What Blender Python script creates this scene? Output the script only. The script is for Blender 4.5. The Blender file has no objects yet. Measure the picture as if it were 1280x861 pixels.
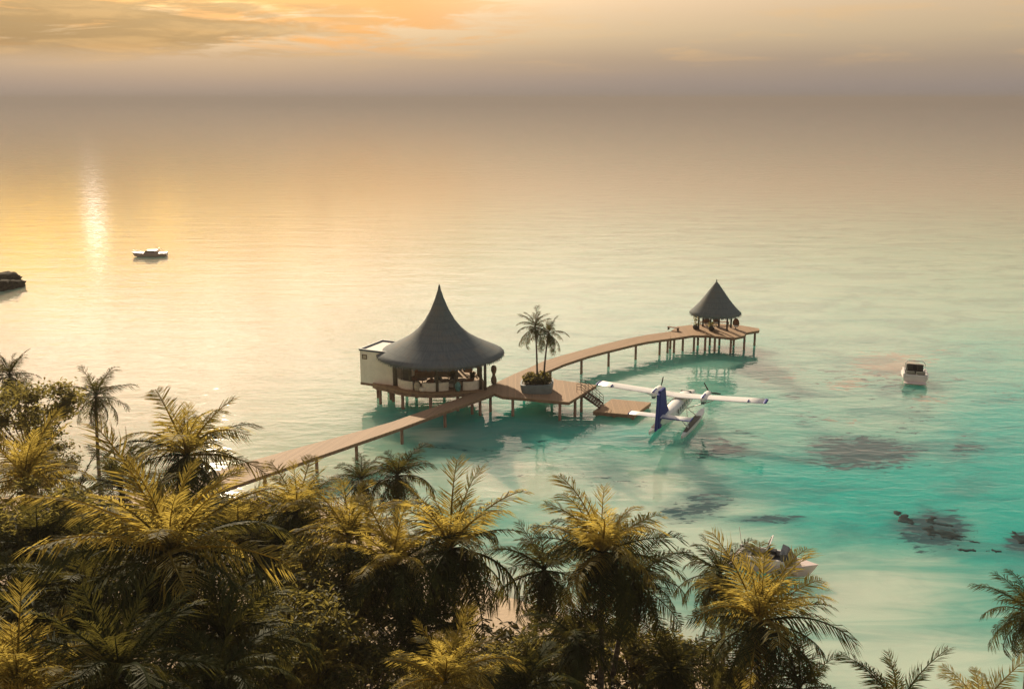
import bpy, math, random
import numpy as np
from mathutils import Vector, Matrix, Euler, noise as mnoise

S = bpy.context.scene
COL = S.collection
R = math.radians
PI = math.pi

# ------------------------------------------------------------------ camera
CAM_Z, PITCH, FPX = 33.0, 13.5, 1280.0
cam = bpy.data.cameras.new("camera")
cam.lens = 36.0
cam.sensor_width = 36.0
cam.clip_start = 0.5
cam.clip_end = 120000
camo = bpy.data.objects.new("camera", cam)
camo.location = (0, 0, CAM_Z)
camo.rotation_euler = (R(90 - PITCH), 0, 0)
COL.objects.link(camo)
S.camera = camo
S.render.engine = 'CYCLES'
S.cycles.use_denoising = True
S.cycles.max_bounces = 6
S.cycles.diffuse_bounces = 2
S.cycles.glossy_bounces = 2
S.cycles.transmission_bounces = 3
S.cycles.transparent_max_bounces = 8
S.cycles.volume_bounces = 0
S.cycles.sample_clamp_indirect = 4.0
S.cycles.sample_clamp_direct = 8.0
S.view_settings.view_transform = 'Standard'
S.view_settings.look = 'None'
S.view_settings.gamma = 1.0
S.view_settings.use_curve_mapping = False
S.view_settings.exposure = 0.55

# ------------------------------------------------------------------ sun
SUN_AZ, SUN_EL = -17.0, 22.5
sd = Vector((math.sin(R(SUN_AZ)) * math.cos(R(SUN_EL)), math.cos(R(SUN_AZ)) * math.cos(R(SUN_EL)), math.sin(R(SUN_EL))))
sl = bpy.data.lights.new("sun", 'SUN')
sl.energy = 5.0
sl.angle = R(0.6)
sl.color = (1.0, 0.82, 0.58)
slo = bpy.data.objects.new("sun", sl)
slo.rotation_euler = sd.to_track_quat('Z', 'Y').to_euler()
slo.location = (0, 60, 80)
COL.objects.link(slo)

# ------------------------------------------------------------------ node helpers
class NT:
    def __init__(s, tree):
        s.t = tree
    def n(s, typ, ins=None, **kw):
        nd = s.t.nodes.new(typ)
        for k, v in kw.items():
            setattr(nd, k, v)
        for k, v in (ins or {}).items():
            s.set(nd.inputs[k], v)
        return nd
    def set(s, sock, v):
        if isinstance(v, bpy.types.NodeSocket):
            s.t.links.new(v, sock)
        elif isinstance(v, (tuple, list)) and len(v) == 3 and sock.type == 'RGBA':
            sock.default_value = (*v, 1)
        else:
            sock.default_value = v
    def math(s, op, a, b=0.0, c=None, clamp=False):
        nd = s.t.nodes.new('ShaderNodeMath')
        nd.operation = op
        nd.use_clamp = clamp
        s.set(nd.inputs[0], a)
        s.set(nd.inputs[1], b)
        if c is not None:
            s.set(nd.inputs[2], c)
        return nd.outputs[0]
    def mix(s, f, a, b, blend='MIX'):
        nd = s.t.nodes.new('ShaderNodeMix')
        nd.data_type = 'RGBA'
        nd.blend_type = blend
        s.set(nd.inputs[0], f)
        s.set(nd.inputs[6], a)
        s.set(nd.inputs[7], b)
        return nd.outputs[2]
    def smooth(s, x, a, b):
        nd = s.t.nodes.new('ShaderNodeMapRange')
        nd.interpolation_type = 'SMOOTHSTEP'
        s.set(nd.inputs[0], x)
        nd.inputs[1].default_value = a
        nd.inputs[2].default_value = b
        return nd.outputs[0]
    def ramp(s, x, stops):
        nd = s.t.nodes.new('ShaderNodeValToRGB')
        cr = nd.color_ramp
        while len(cr.elements) > 1:
            cr.elements.remove(cr.elements[0])
        for i, (p, c) in enumerate(stops):
            e = cr.elements[0] if i == 0 else cr.elements.new(p)
            e.position = p
            e.color = (*c, 1)
        s.set(nd.inputs[0], x)
        return nd.outputs[0]
    def noise(s, vec, scale, detail=3, rough=0.5, dist=0.0):
        nd = s.n('ShaderNodeTexNoise', {'Vector': vec, 'Scale': scale, 'Detail': detail, 'Roughness': rough, 'Distortion': dist})
        return nd.outputs['Fac']
    def mapping(s, vec, scale=(1, 1, 1), rot=(0, 0, 0)):
        nd = s.n('ShaderNodeMapping', {'Vector': vec, 'Scale': scale, 'Rotation': rot})
        return nd.outputs[0]

def srgb(r, g, b):
    f = lambda c: (c / 255 / 12.92) if c / 255 <= 0.04045 else ((c / 255 + 0.055) / 1.055) ** 2.4
    return (f(r), f(g), f(b))

# ------------------------------------------------------------------ world
W = bpy.data.worlds.new("World")
S.world = W
W.use_nodes = True
wt = NT(W.node_tree)
W.node_tree.nodes.clear()
sky = wt.n('ShaderNodeTexSky', sky_type='NISHITA', sun_disc=False, sun_elevation=R(SUN_EL), sun_rotation=R(SUN_AZ % 360))
sky.air_density = 1.5
sky.dust_density = 4.0
tc = wt.n('ShaderNodeTexCoord').outputs['Generated']
sx = wt.n('ShaderNodeSeparateXYZ', {0: tc})
dx, dy, dz = sx.outputs
el = wt.math('MULTIPLY', wt.math('ARCSINE', dz), 180 / PI)
az = wt.math('MULTIPLY', wt.math('ARCTAN2', dx, dy), 180 / PI)
K = 10.0
def sk(r, g, b, m=1.0):
    return tuple(K * m * c for c in srgb(r, g, b))
# big soft unevenness of the cloud deck
nv = wt.mapping(tc, (2.2, 2.2, 14))
n1 = wt.noise(nv, 1.6, 5, 0.55)
n2 = wt.noise(wt.mapping(tc, (5, 5, 42)), 1.9, 7, 0.62, 0.6)
elw = wt.math('ADD', el, wt.math('MULTIPLY', wt.math('SUBTRACT', n1, 0.5), 1.2))
grad = wt.ramp(wt.math('DIVIDE', elw, 40.0), [
    (0.0, sk(122, 115, 111)), (0.02, sk(128, 118, 113)), (0.05, sk(138, 124, 110)),
    (0.085, sk(162, 144, 118)), (0.14, sk(176, 152, 122)), (0.2, sk(206, 178, 138)), (0.28, sk(214, 194, 158)),
    (0.42, sk(140, 136, 126)), (0.62, sk(104, 108, 108)), (1.0, sk(98, 106, 112))])
# sky glow added above view to brighten the water: cream, low yellow, narrow spot
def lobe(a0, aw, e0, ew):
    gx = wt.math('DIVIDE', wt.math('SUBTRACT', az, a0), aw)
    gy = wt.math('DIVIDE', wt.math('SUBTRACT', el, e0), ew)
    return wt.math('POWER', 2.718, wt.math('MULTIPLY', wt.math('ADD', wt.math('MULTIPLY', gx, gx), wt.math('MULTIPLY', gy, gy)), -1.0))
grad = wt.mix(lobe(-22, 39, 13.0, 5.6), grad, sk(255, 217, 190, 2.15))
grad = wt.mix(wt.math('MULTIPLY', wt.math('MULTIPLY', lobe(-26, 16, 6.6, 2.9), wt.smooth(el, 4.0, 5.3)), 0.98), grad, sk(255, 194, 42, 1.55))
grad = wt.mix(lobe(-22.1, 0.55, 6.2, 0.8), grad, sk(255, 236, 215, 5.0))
# broken sunlit and shaded clouds in the upper left
leftm = wt.math('MULTIPLY', wt.smooth(az, 4.0, -7.0), wt.smooth(el, 1.9, 3.2))
cl_lit = wt.math('ADD', lobe(-7, 8, 4.6, 1.3), lobe(-20, 8, 5.0, 0.8))
lit = wt.math('MULTIPLY', wt.smooth(wt.math('ADD', n2, wt.math('MULTIPLY', cl_lit, 0.12)), 0.46, 0.62), leftm)
grad = wt.mix(wt.math('MULTIPLY', lit, 0.85), grad, sk(190, 128, 66))
n3 = wt.noise(wt.mapping(tc, (4, 4, 30)), 2.3, 6, 0.6, 0.4)
cl_sh = wt.math('ADD', lobe(-25.5, 4, 2.9, 1.2), lobe(-17, 5.5, 3.5, 0.7))
shade = wt.math('MULTIPLY', wt.smooth(wt.math('ADD', n3, wt.math('MULTIPLY', cl_sh, 0.2)), 0.46, 0.62), wt.math('MULTIPLY', wt.smooth(az, -3.0, -18.0), wt.math('MULTIPLY', wt.smooth(el, 1.5, 3.0), wt.smooth(el, 9.0, 6.0))))
grad = wt.mix(wt.math('MULTIPLY', shade, 0.95), grad, sk(92, 76, 58))
# faint streaks elsewhere
st = wt.math('MULTIPLY', wt.smooth(n3, 0.5, 0.68), wt.smooth(el, 1.0, 2.5))
grad = wt.mix(wt.math('MULTIPLY', st, 0.28), grad, sk(196, 156, 106))
# high up the clear sky takes over
topm = wt.smooth(el, 28.0, 75.0)
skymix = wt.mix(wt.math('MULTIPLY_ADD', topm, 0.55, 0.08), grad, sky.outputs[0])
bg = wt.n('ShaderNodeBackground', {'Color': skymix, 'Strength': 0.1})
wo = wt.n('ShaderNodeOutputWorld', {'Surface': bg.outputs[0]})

# ------------------------------------------------------------------ placing: a pixel of the photo on the plane z
def pix(x, y, z=0.0):
    rx, ru = (x - 640) / FPX, (430.5 - y) / FPX
    p = R(PITCH)
    d = Vector((rx, math.cos(p) + ru * math.sin(p), -math.sin(p) + ru * math.cos(p)))
    t = (z - CAM_Z) / d.z
    return Vector((0, 0, CAM_Z)) + d * t

# ------------------------------------------------------------------ mesh helpers
class MB:
    def __init__(s):
        s.v, s.f, s.m, s.sm = [], [], [], []
        s.mi, s.smooth = 0, False
    def add(s, vs, fs):
        o = len(s.v)
        s.v += [tuple(v) for v in vs]
        for f in fs:
            s.f.append(tuple(i + o for i in f))
            s.m.append(s.mi)
            s.sm.append(s.smooth)
        return s
    def box(s, c, size, rz=0.0, taper=1.0):
        hx, hy, hz = size[0] / 2, size[1] / 2, size[2] / 2
        M = Matrix.Translation(c) @ Matrix.Rotation(rz, 4, 'Z')
        vs = []
        for z, k in ((-hz, 1), (hz, taper)):
            for x, y in ((-hx, -hy), (hx, -hy), (hx, hy), (-hx, hy)):
                vs.append(M @ Vector((x * k, y * k, z)))
        return s.add(vs, [(3, 2, 1, 0), (4, 5, 6, 7), (0, 1, 5, 4), (1, 2, 6, 5), (2, 3, 7, 6), (3, 0, 4, 7)])
    def tube(s, pts, rad, n=8, caps=True):
        pts = [Vector(p) for p in pts]
        if not hasattr(rad, '__len__'):
            rad = [rad] * len(pts)
        vs, fs = [], []
        for i, p in enumerate(pts):
            d = (pts[min(i + 1, len(pts) - 1)] - pts[max(i - 1, 0)]).normalized()
            u = d.orthogonal().normalized() if abs(d.z) > 0.95 else Vector((0, 0, 1)).cross(d).normalized()
            if abs(d.z) > 0.95:
                u = (Vector((1, 0, 0)) - d * d.x).normalized()
            w = d.cross(u)
            for k in range(n):
                a = 2 * PI * k / n
                vs.append(p + (u * math.cos(a) + w * math.sin(a)) * rad[i])
        for i in range(len(pts) - 1):
            for k in range(n):
                k2 = (k + 1) % n
                fs.append((i * n + k, i * n + k2, (i + 1) * n + k2, (i + 1) * n + k))
        if caps:
            fs.append(tuple(range(n))[::-1])
            fs.append(tuple((len(pts) - 1) * n + k for k in range(n)))
        return s.add(vs, fs)
    def lathe(s, prof, c=(0, 0, 0), n=24, sx=1.0, sy=1.0, wob=None):
        c = Vector(c)
        vs, fs = [], []
        for j, (r, z) in enumerate(prof):
            for k in range(n):
                a = 2 * PI * k / n
                q = r * (1 + (wob(a, j) if wob else 0))
                vs.append(c + Vector((q * math.cos(a) * sx, q * math.sin(a) * sy, z)))
        for i in range(len(prof) - 1):
            for k in range(n):
                k2 = (k + 1) % n
                fs.append((i * n + k, i * n + k2, (i + 1) * n + k2, (i + 1) * n + k))
        if prof[0][0] > 1e-4:
            fs.append(tuple(range(n))[::-1])
        if prof[-1][0] > 1e-4:
            fs.append(tuple((len(prof) - 1) * n + k for k in range(n)))
        return s.add(vs, fs)
    def prism(s, outline, z0, z1):
        n = len(outline)
        a = sum(outline[i][0] * outline[(i + 1) % n][1] - outline[(i + 1) % n][0] * outline[i][1] for i in range(n))
        if a < 0:
            outline = outline[::-1]
        vs = [(p[0], p[1], z0) for p in outline] + [(p[0], p[1], z1) for p in outline]
        fs = [tuple(range(n))[::-1], tuple(range(n, 2 * n))] + [(i, (i + 1) % n, n + (i + 1) % n, n + i) for i in range(n)]
        return s.add(vs, fs)
    def loft(s, rings, caps=True):
        n = len(rings[0])
        vs = [p for r in rings for p in r]
        fs = []
        for i in range(len(rings) - 1):
            for k in range(n):
                k2 = (k + 1) % n
                fs.append((i * n + k, i * n + k2, (i + 1) * n + k2, (i + 1) * n + k))
        if caps:
            fs.append(tuple(range(n))[::-1])
            fs.append(tuple((len(rings) - 1) * n + k for k in range(n)))
        return s.add(vs, fs)
    def build(s, name, mats, parent=None, bevel=0.0):
        me = bpy.data.meshes.new(name)
        me.from_pydata(s.v, [], s.f)
        for m in (mats if isinstance(mats, (list, tuple)) else [mats]):
            me.materials.append(m)
        me.polygons.foreach_set('material_index', s.m)
        me.polygons.foreach_set('use_smooth', s.sm)
        me.update()
        o = bpy.data.objects.new(name, me)
        COL.objects.link(o)
        if parent:
            o.parent = parent
        if bevel:
            b = o.modifiers.new('bevel', 'BEVEL')
            b.width = bevel
            b.segments = 2
            b.limit_method = 'ANGLE'
        return o

def tag(o, label, cat, group=None):
    o['label'] = label
    o['category'] = cat
    if group:
        o['group'] = group
    return o

def thing(name, label, cat, loc=(0, 0, 0), rz=0.0, group=None):
    o = bpy.data.objects.new(name, None)
    o.location = loc
    o.rotation_euler = (0, 0, rz)
    o.empty_display_size = 0.3
    COL.objects.link(o)
    return tag(o, label, cat, group)

def kind(o, k='structure'):
    o['kind'] = k
    return o

def copy_tree(o, loc, rz, label, parent=None):
    c = o.copy()
    COL.objects.link(c)
    if parent is None:
        c.location = loc
        c.rotation_euler = (0, 0, rz)
        c['label'] = label
    else:
        c.parent = parent
    for ch in list(o.children):
        copy_tree(ch, None, None, None, c)
    return c

# ------------------------------------------------------------------ materials
def mat(name):
    m = bpy.data.materials.new(name)
    m.use_nodes = True
    m.node_tree.nodes.clear()
    t = NT(m.node_tree)
    out = t.n('ShaderNodeOutputMaterial')
    return m, t, out

def simple(name, col, rough=0.5, var=0.12, scale=1.5, bump=0.0, bscale=20, metallic=0.0, streak=(1, 1, 1), spec=0.5):
    m, t, out = mat(name)
    co = t.mapping(t.n('ShaderNodeTexCoord').outputs['Object'], streak)
    nz = t.noise(co, scale, 5, 0.6)
    dark = tuple(c * (1 - var * 1.6) for c in col)
    lite = tuple(min(1, c * (1 + var)) for c in col)
    c = t.mix(t.smooth(nz, 0.3, 0.7), dark, lite)
    b = t.n('ShaderNodeBsdfPrincipled', {'Base Color': c, 'Roughness': rough, 'Metallic': metallic, 'Specular IOR Level': spec})
    if bump:
        bn = t.noise(co, bscale, 4, 0.6)
        bp = t.n('ShaderNodeBump', {'Strength': bump, 'Distance': 0.05, 'Height': bn})
        t.set(b.inputs['Normal'], bp.outputs[0])
    t.set(out.inputs[0], b.outputs[0])
    return m

def planks(name, col, width, rz):
    m, t, out = mat(name)
    co = t.mapping(t.n('ShaderNodeTexCoord').outputs['Object'], (1, 1, 1), (0, 0, rz))
    s = t.n('ShaderNodeSeparateXYZ', {0: co})
    u = t.math('DIVIDE', s.outputs[0], width)
    fr = t.math('FRACT', u)
    idn = t.n('ShaderNodeTexWhiteNoise', {'Vector': t.n('ShaderNodeCombineXYZ', {0: t.math('FLOOR', u)}).outputs[0]})
    gap = t.math('MULTIPLY', t.smooth(fr, 0.0, 0.10), t.smooth(fr, 1.0, 0.90))
    grain = t.noise(t.mapping(co, (14, 1.2, 1)), 3, 4)
    big = t.noise(co, 0.35, 4)
    f = t.math('ADD', t.math('MULTIPLY', idn.outputs[0], 0.45), t.math('MULTIPLY', grain, 0.3))
    f = t.math('ADD', f, t.math('MULTIPLY', big, 0.3))
    c = t.mix(f, tuple(k * 0.68 for k in col), tuple(k * 1.25 for k in col))
    c = t.mix(gap, tuple(k * 0.35 for k in col), c)
    b = t.n('ShaderNodeBsdfPrincipled', {'Base Color': c, 'Roughness': 0.75, 'Specular IOR Level': 0.25})
    bp = t.n('ShaderNodeBump', {'Strength': 0.5, 'Distance': 0.02, 'Height': gap})
    t.set(b.inputs['Normal'], bp.outputs[0])
    t.set(out.inputs[0], b.outputs[0])
    return m

def thatch(name, col, tip):
    m, t, out = mat(name)
    co = t.n('ShaderNodeTexCoord').outputs['Object']
    s = t.n('ShaderNodeSeparateXYZ', {0: co})
    an = t.math('ARCTAN2', s.outputs[1], s.outputs[0])
    v = t.n('ShaderNodeCombineXYZ', {0: t.math('MULTIPLY', an, 26), 1: t.math('MULTIPLY', s.outputs[2], 1.2)}).outputs[0]
    nz = t.noise(v, 1.0, 5, 0.65)
    lay = t.math('FRACT', t.math('ADD', t.math('MULTIPLY', s.outputs[2], 1.6), t.math('MULTIPLY', nz, 0.5)))
    c = t.mix(t.smooth(nz, 0.3, 0.7), tuple(k * 0.86 for k in col), tip)
    c = t.mix(t.math('MULTIPLY', t.smooth(lay, 0.75, 1.0), 0.3), c, tuple(k * 0.5 for k in col))
    wp = t.noise(co, 0.45, 4, 0.6)
    c = t.mix(t.math('MULTIPLY', t.smooth(wp, 0.48, 0.68), 0.35), c, srgb(128, 116, 100))
    b = t.n('ShaderNodeBsdfPrincipled', {'Base Color': c, 'Roughness': 0.85, 'Specular IOR Level': 0.2})
    bp = t.n('ShaderNodeBump', {'Strength': 0.22, 'Distance': 0.04, 'Height': t.math('ADD', nz, t.math('MULTIPLY', lay, 0.5))})
    t.set(b.inputs['Normal'], bp.outputs[0])
    t.set(out.inputs[0], b.outputs[0])
    return m

def leafmat(name, dark, lite, trans, tr=0.45, gloss=0.12):
    m, t, out = mat(name)
    oi = t.n('ShaderNodeObjectInfo').outputs['Random']
    co = t.n('ShaderNodeTexCoord').outputs['Object']
    nz = t.noise(co, 1.1, 3)
    f = t.math('ADD', t.math('MULTIPLY', oi, 0.5), t.math('MULTIPLY', nz, 0.5))
    c = t.mix(f, dark, lite)
    tcx = t.mix(f, tuple(k * 0.75 for k in trans), tuple(k * 1.2 for k in trans))
    b = t.n('ShaderNodeBsdfPrincipled', {'Base Color': c, 'Roughness': 0.6, 'Specular IOR Level': gloss})
    tl = t.n('ShaderNodeBsdfTranslucent', {'Color': tcx})
    ms = t.n('ShaderNodeMixShader', {0: tr, 1: b.outputs[0], 2: tl.outputs[0]})
    t.set(out.inputs[0], ms.outputs[0])
    return m

M = {}
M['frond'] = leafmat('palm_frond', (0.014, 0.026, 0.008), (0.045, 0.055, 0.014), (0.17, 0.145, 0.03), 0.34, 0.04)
M['frond_backlit'] = leafmat('backlit_frond', (0.05, 0.062, 0.016), (0.135, 0.12, 0.030), (0.58, 0.44, 0.09), 0.54, 0.06)  # brighter copy of palm_frond, low sun from behind put into its colour
M['frond_dead'] = leafmat('dry_frond', (0.06, 0.045, 0.02), (0.13, 0.09, 0.04), (0.16, 0.09, 0.02), 0.3, 0.15)
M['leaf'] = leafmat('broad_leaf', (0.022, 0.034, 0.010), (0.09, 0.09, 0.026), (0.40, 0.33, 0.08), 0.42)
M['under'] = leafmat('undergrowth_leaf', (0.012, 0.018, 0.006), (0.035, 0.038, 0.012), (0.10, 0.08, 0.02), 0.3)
M['bark'] = simple('palm_bark', (0.12, 0.095, 0.07), 0.9, 0.3, 2.0, 0.6, 9, streak=(1, 1, 5))
M['wood'] = planks('deck_boards', srgb(166, 135, 104), 0.16, 0.0)
M['fascia'] = simple('deck_fascia', srgb(140, 112, 90), 0.8, 0.2, 2, 0.2, 12)
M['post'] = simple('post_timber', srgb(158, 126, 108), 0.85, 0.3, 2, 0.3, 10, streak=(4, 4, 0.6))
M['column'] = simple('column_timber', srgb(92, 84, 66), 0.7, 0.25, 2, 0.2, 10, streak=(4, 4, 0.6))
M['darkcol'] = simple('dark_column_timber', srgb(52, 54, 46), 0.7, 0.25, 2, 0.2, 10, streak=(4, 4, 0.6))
M['thatch'] = thatch('grey_thatch', srgb(98, 108, 110), srgb(110, 117, 117))
M['thatch_under'] = simple('thatch_underside', srgb(150, 124, 92), 0.9, 0.3, 3, 0.4, 14)
M['cream'] = simple('cream_render', srgb(236, 228, 214), 0.8, 0.05, 1.2)
M['white'] = simple('white_paint', (0.84, 0.83, 0.80), 0.35, 0.04, 1.5)
M['gelcoat'] = simple('white_gelcoat', (0.74, 0.72, 0.69), 0.25, 0.05, 1.0)
M['pink'] = simple('sunworn_gelcoat', (0.70, 0.58, 0.54), 0.3, 0.06, 1.0)
M['cruiser'] = simple('backlit_hull_paint', (0.42, 0.33, 0.27), 0.4, 0.08, 1.0)  # paint darkened to hold the shade of the boat's backlit side
M['navy'] = simple('navy_paint', srgb(38, 52, 128), 0.6, 0.06, 1.0, spec=0.15)
M['slate'] = simple('slate_trim', srgb(84, 96, 108), 0.6, 0.15, 2)
M['black'] = simple('black_rubber', (0.02, 0.02, 0.02), 0.5, 0.2, 3)
M['glass'] = simple('dark_glass', (0.05, 0.055, 0.06), 0.12, 0.1, 1)
M['fabric'] = simple('cream_upholstery', srgb(236, 228, 212), 0.9, 0.06, 3, 0.2, 30)
M['greyfab'] = simple('grey_upholstery', srgb(140, 140, 130), 0.9, 0.08, 3, 0.2, 30)
M['rattan'] = simple('woven_rattan', srgb(150, 110, 78), 0.8, 0.3, 14, 0.5, 40)
M['darkwood'] = simple('dark_timber', srgb(88, 66, 48), 0.6, 0.25, 2, 0.2, 9, streak=(1, 1, 4))
M['clay'] = simple('glazed_clay', srgb(128, 122, 108), 0.4, 0.25, 4, 0.1, 12)
M['paleclay'] = simple('pale_clay', srgb(190, 180, 158), 0.6, 0.15, 4, 0.1, 12)
M['teal'] = simple('teal_glaze', srgb(90, 150, 150), 0.3, 0.35, 5, 0.1, 12)
M['planter'] = simple('blue_grey_planter', srgb(118, 132, 136), 0.6, 0.1, 2, 0.1, 10)
M['stone'] = simple('carved_stone', srgb(132, 112, 92), 0.8, 0.2, 4, 0.3, 14)
M['steel'] = simple('brushed_rail', srgb(92, 78, 66), 0.45, 0.15, 4)
M['rock'] = simple('dark_rock', srgb(60, 54, 38), 0.95, 0.5, 1.6, 1.0, 5, spec=0.1)
M['reef'] = simple('wet_reef_rock', (0.012, 0.030, 0.032), 0.6, 0.5, 1.2, 0.3, 4, spec=0.08)

# ------------------------------------------------------------------ ground and water
SHORE = [(-900, 640), (-300, 632), (0, 622), (120, 618), (300, 622), (420, 640), (540, 690), (620, 742), (720, 772), (850, 806), (930, 845), (1010, 890), (1100, 925), (1250, 960), (1500, 960), (2200, 930)]
SP = [pix(x, y, 0) for x, y in SHORE]
SX = np.array([p.x for p in SP])
SY = np.array([p.y for p in SP])
def shore(x):
    return np.interp(x, SX, SY)

def ground_z(x, y):
    d = float(shore(x)) - y
    return 1.8 * (1 - math.exp(-d / 9.0)) if d > 0 else 0.13 * d

def grid_mesh(xs, ys, zf):
    X, Y = np.meshgrid(xs, ys)
    Z = zf(X, Y)
    co = np.stack([X, Y, Z], -1).reshape(-1, 3)
    nx, ny = len(xs), len(ys)
    i = np.arange(nx * ny).reshape(ny, nx)
    f = np.stack([i[:-1, :-1], i[:-1, 1:], i[1:, 1:], i[1:, :-1]], -1).reshape(-1, 4)
    me = bpy.data.meshes.new('grid')
    me.vertices.add(len(co))
    me.vertices.foreach_set('co', co.ravel())
    me.loops.add(f.size)
    me.loops.foreach_set('vertex_index', f.ravel())
    me.polygons.add(len(f))
    me.polygons.foreach_set('loop_start', np.arange(len(f)) * 4)
    me.polygons.foreach_set('loop_total', np.full(len(f), 4))
    me.polygons.foreach_set('use_smooth', np.ones(len(f), bool))
    me.update(calc_edges=True)
    return me, X, Y

def spread(lo, hi, step, far):
    core = list(np.arange(lo, hi, step))
    out, d, v = [], step, core[-1]
    while v < far:
        d *= 1.22
        v += d
        out.append(v)
    outn, d, v = [], step, core[0]
    while v > -far:
        d *= 1.22
        v -= d
        outn.append(v)
    return np.array(outn[::-1] + core + out)

def beach_z(X, Y):
    d = shore(X) - Y
    z = np.where(d > 0, 1.8 * (1 - np.exp(-np.maximum(d, 0) / 9.0)), 0.13 * d)
    z += np.where(d > 1, 0.10 * np.sin(X * 0.6) * np.cos(Y * 0.5), 0)
    return np.maximum(z, -6)
me, X, Y = grid_mesh(np.arange(-140, 140, 1.0), np.arange(-30, 120, 1.0), beach_z)
m, t, out = mat('coral_sand')
co = t.n('ShaderNodeTexCoord').outputs['Object']
c = t.mix(t.noise(co, 0.5, 5, 0.6), (0.42, 0.32, 0.22), (0.60, 0.47, 0.34))
c = t.mix(t.math('MULTIPLY', t.smooth(t.noise(co, 2.5, 5, 0.7), 0.56, 0.7), 0.5), c, (0.16, 0.12, 0.07))
b = t.n('ShaderNodeBsdfPrincipled', {'Base Color': c, 'Roughness': 0.95, 'Specular IOR Level': 0.15})
bp = t.n('ShaderNodeBump', {'Strength': 0.6, 'Distance': 0.1, 'Height': t.noise(co, 3, 5, 0.6)})
t.set(b.inputs['Normal'], bp.outputs[0])
t.set(out.inputs[0], b.outputs[0])
me.materials.append(m)
beach = bpy.data.objects.new('beach', me)
COL.objects.link(beach)
kind(beach)

# water: one sheet, its bed colour (sand, turquoise depth, reef patches) carried as an attribute
xs = spread(-115, 140, 0.9, 60000)
ys = spread(30, 240, 0.9, 60000)
ys = ys[ys > -400]
me, X, Y = grid_mesh(xs, ys, lambda X, Y: np.zeros_like(X))
def blob(px, py, rx, ry, ang=0.0):
    """a soft ellipse on the water; centre and size as seen in the photo"""
    c0 = pix(px, py)
    u = pix(px + rx * math.cos(ang), py + rx * math.sin(ang)) - c0
    v = pix(px, py - ry) - c0
    Mx = np.linalg.inv(np.array([[u.x, v.x], [u.y, v.y]]))
    a = Mx[0, 0] * (X - c0.x) + Mx[0, 1] * (Y - c0.y)
    b = Mx[1, 0] * (X - c0.x) + Mx[1, 1] * (Y - c0.y)
    return np.exp(-(a * a + b * b))
dsh = Y - shore(X)
shal = np.exp(-np.maximum(dsh, 0) / 7.5)
for q in ((1060, 745, 190, 55), (1120, 830, 260, 60), (790, 610, 110, 26), (880, 690, 120, 40), (640, 600, 150, 34), (800, 650, 170, 40), (540, 545, 30, 12)):
    shal = np.maximum(shal, 0.85 * blob(*q))
for q in ((150, 430, 330, 95), (420, 345, 420, 40), (330, 500, 90, 40)):
    shal = np.maximum(shal, 0.35 * blob(*q))
deep = np.zeros_like(X)
for px, py, rx, ry, k in ((1110, 615, 190, 62, 1.0), (1290, 560, 150, 110, 1.0), (1270, 660, 90, 40, .9), (1010, 590, 130, 40, .8), (960, 520, 120, 40, .45),
                          (1230, 450, 120, 60, .55), (600, 510, 150, 28, .75), (900, 430, 90, 22, .6), (780, 455, 120, 16, .4), (700, 545, 170, 26, .55),
                          (800, 545, 80, 20, .7)):
    deep = np.maximum(deep, k * blob(px, py, rx, ry))
reef = np.zeros_like(X)
for px, py, rx, ry, k in ((1080, 566, 80, 24, 1.15), (1045, 470, 40, 14, .6), (1130, 535, 60, 12, .5), (1000, 495, 50, 12, .5), (1180, 480, 50, 14, .5), (850, 640, 40, 16, .8), (760, 600, 60, 16, .5), (560, 560, 60, 12, .5), (1030, 555, 40, 14, .8), (900, 560, 45, 16, .8), (1205, 560, 40, 18, .7), (1110, 480, 60, 24, .6), (880, 630, 45, 20, .85),
                          (960, 648, 60, 7, .9), (1170, 662, 52, 24, 1.25), (1280, 677, 28, 14, 1.2), (700, 560, 70, 12, .55), (1150, 515, 40, 12, .55), (820, 590, 40, 8, .4),
                          (930, 540, 40, 12, .5), (690, 585, 60, 12, .4), (1250, 500, 60, 18, .4), (1000, 520, 50, 16, .5)):
    reef = np.maximum(reef, k * blob(px, py, rx, ry))
pink = np.zeros_like(X)
for px, py, rx, ry, k in ((1110, 455, 70, 22, 1.0), (1060, 480, 45, 16, .8), (1160, 500, 40, 14, .8), (1070, 552, 70, 10, .75), (895, 553, 35, 9, .6), (1180, 440, 40, 12, .6),
                          (400, 395, 200, 20, .35), (560, 540, 60, 10, .3), (300, 450, 160, 25, .3), (980, 470, 60, 20, .6), (930, 445, 60, 14, .5), (1060, 525, 80, 14, .55), (860, 560, 60, 14, .5), (640, 575, 60, 10, .4), (720, 620, 80, 12, .35)):
    pink = np.maximum(pink, k * blob(px, py, rx, ry))
attr = me.color_attributes.new('bed', 'FLOAT_COLOR', 'POINT')
attr.data.foreach_set('color', np.stack([shal, deep, reef, pink], -1).astype(np.float32).ravel())
m, t, out = mat('lagoon_water')
at = t.n('ShaderNodeAttribute', attribute_name='bed')
sp = t.n('ShaderNodeSeparateColor', {0: at.outputs['Color']})
a_sh, a_dp, a_rf = sp.outputs[0], sp.outputs[1], sp.outputs[2]
a_pk = at.outputs['Alpha']
co = t.n('ShaderNodeTexCoord').outputs['Object']
cs = t.mapping(co, (0.45, 1.0, 1.0))
nb = t.noise(cs, 0.11, 5, 0.6)
nm = t.noise(cs, 0.45, 6, 0.65, 0.5)
nf = t.noise(cs, 1.5, 4, 0.6, 0.6)
base = t.mix(t.smooth(nb, 0.3, 0.7), (0.14, 0.38, 0.30), (0.25, 0.45, 0.35))
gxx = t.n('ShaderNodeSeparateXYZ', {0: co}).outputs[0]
base = t.mix(t.math('MULTIPLY', t.smooth(gxx, 2.0, -45.0), 0.75), base, (0.50, 0.43, 0.32))
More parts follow.
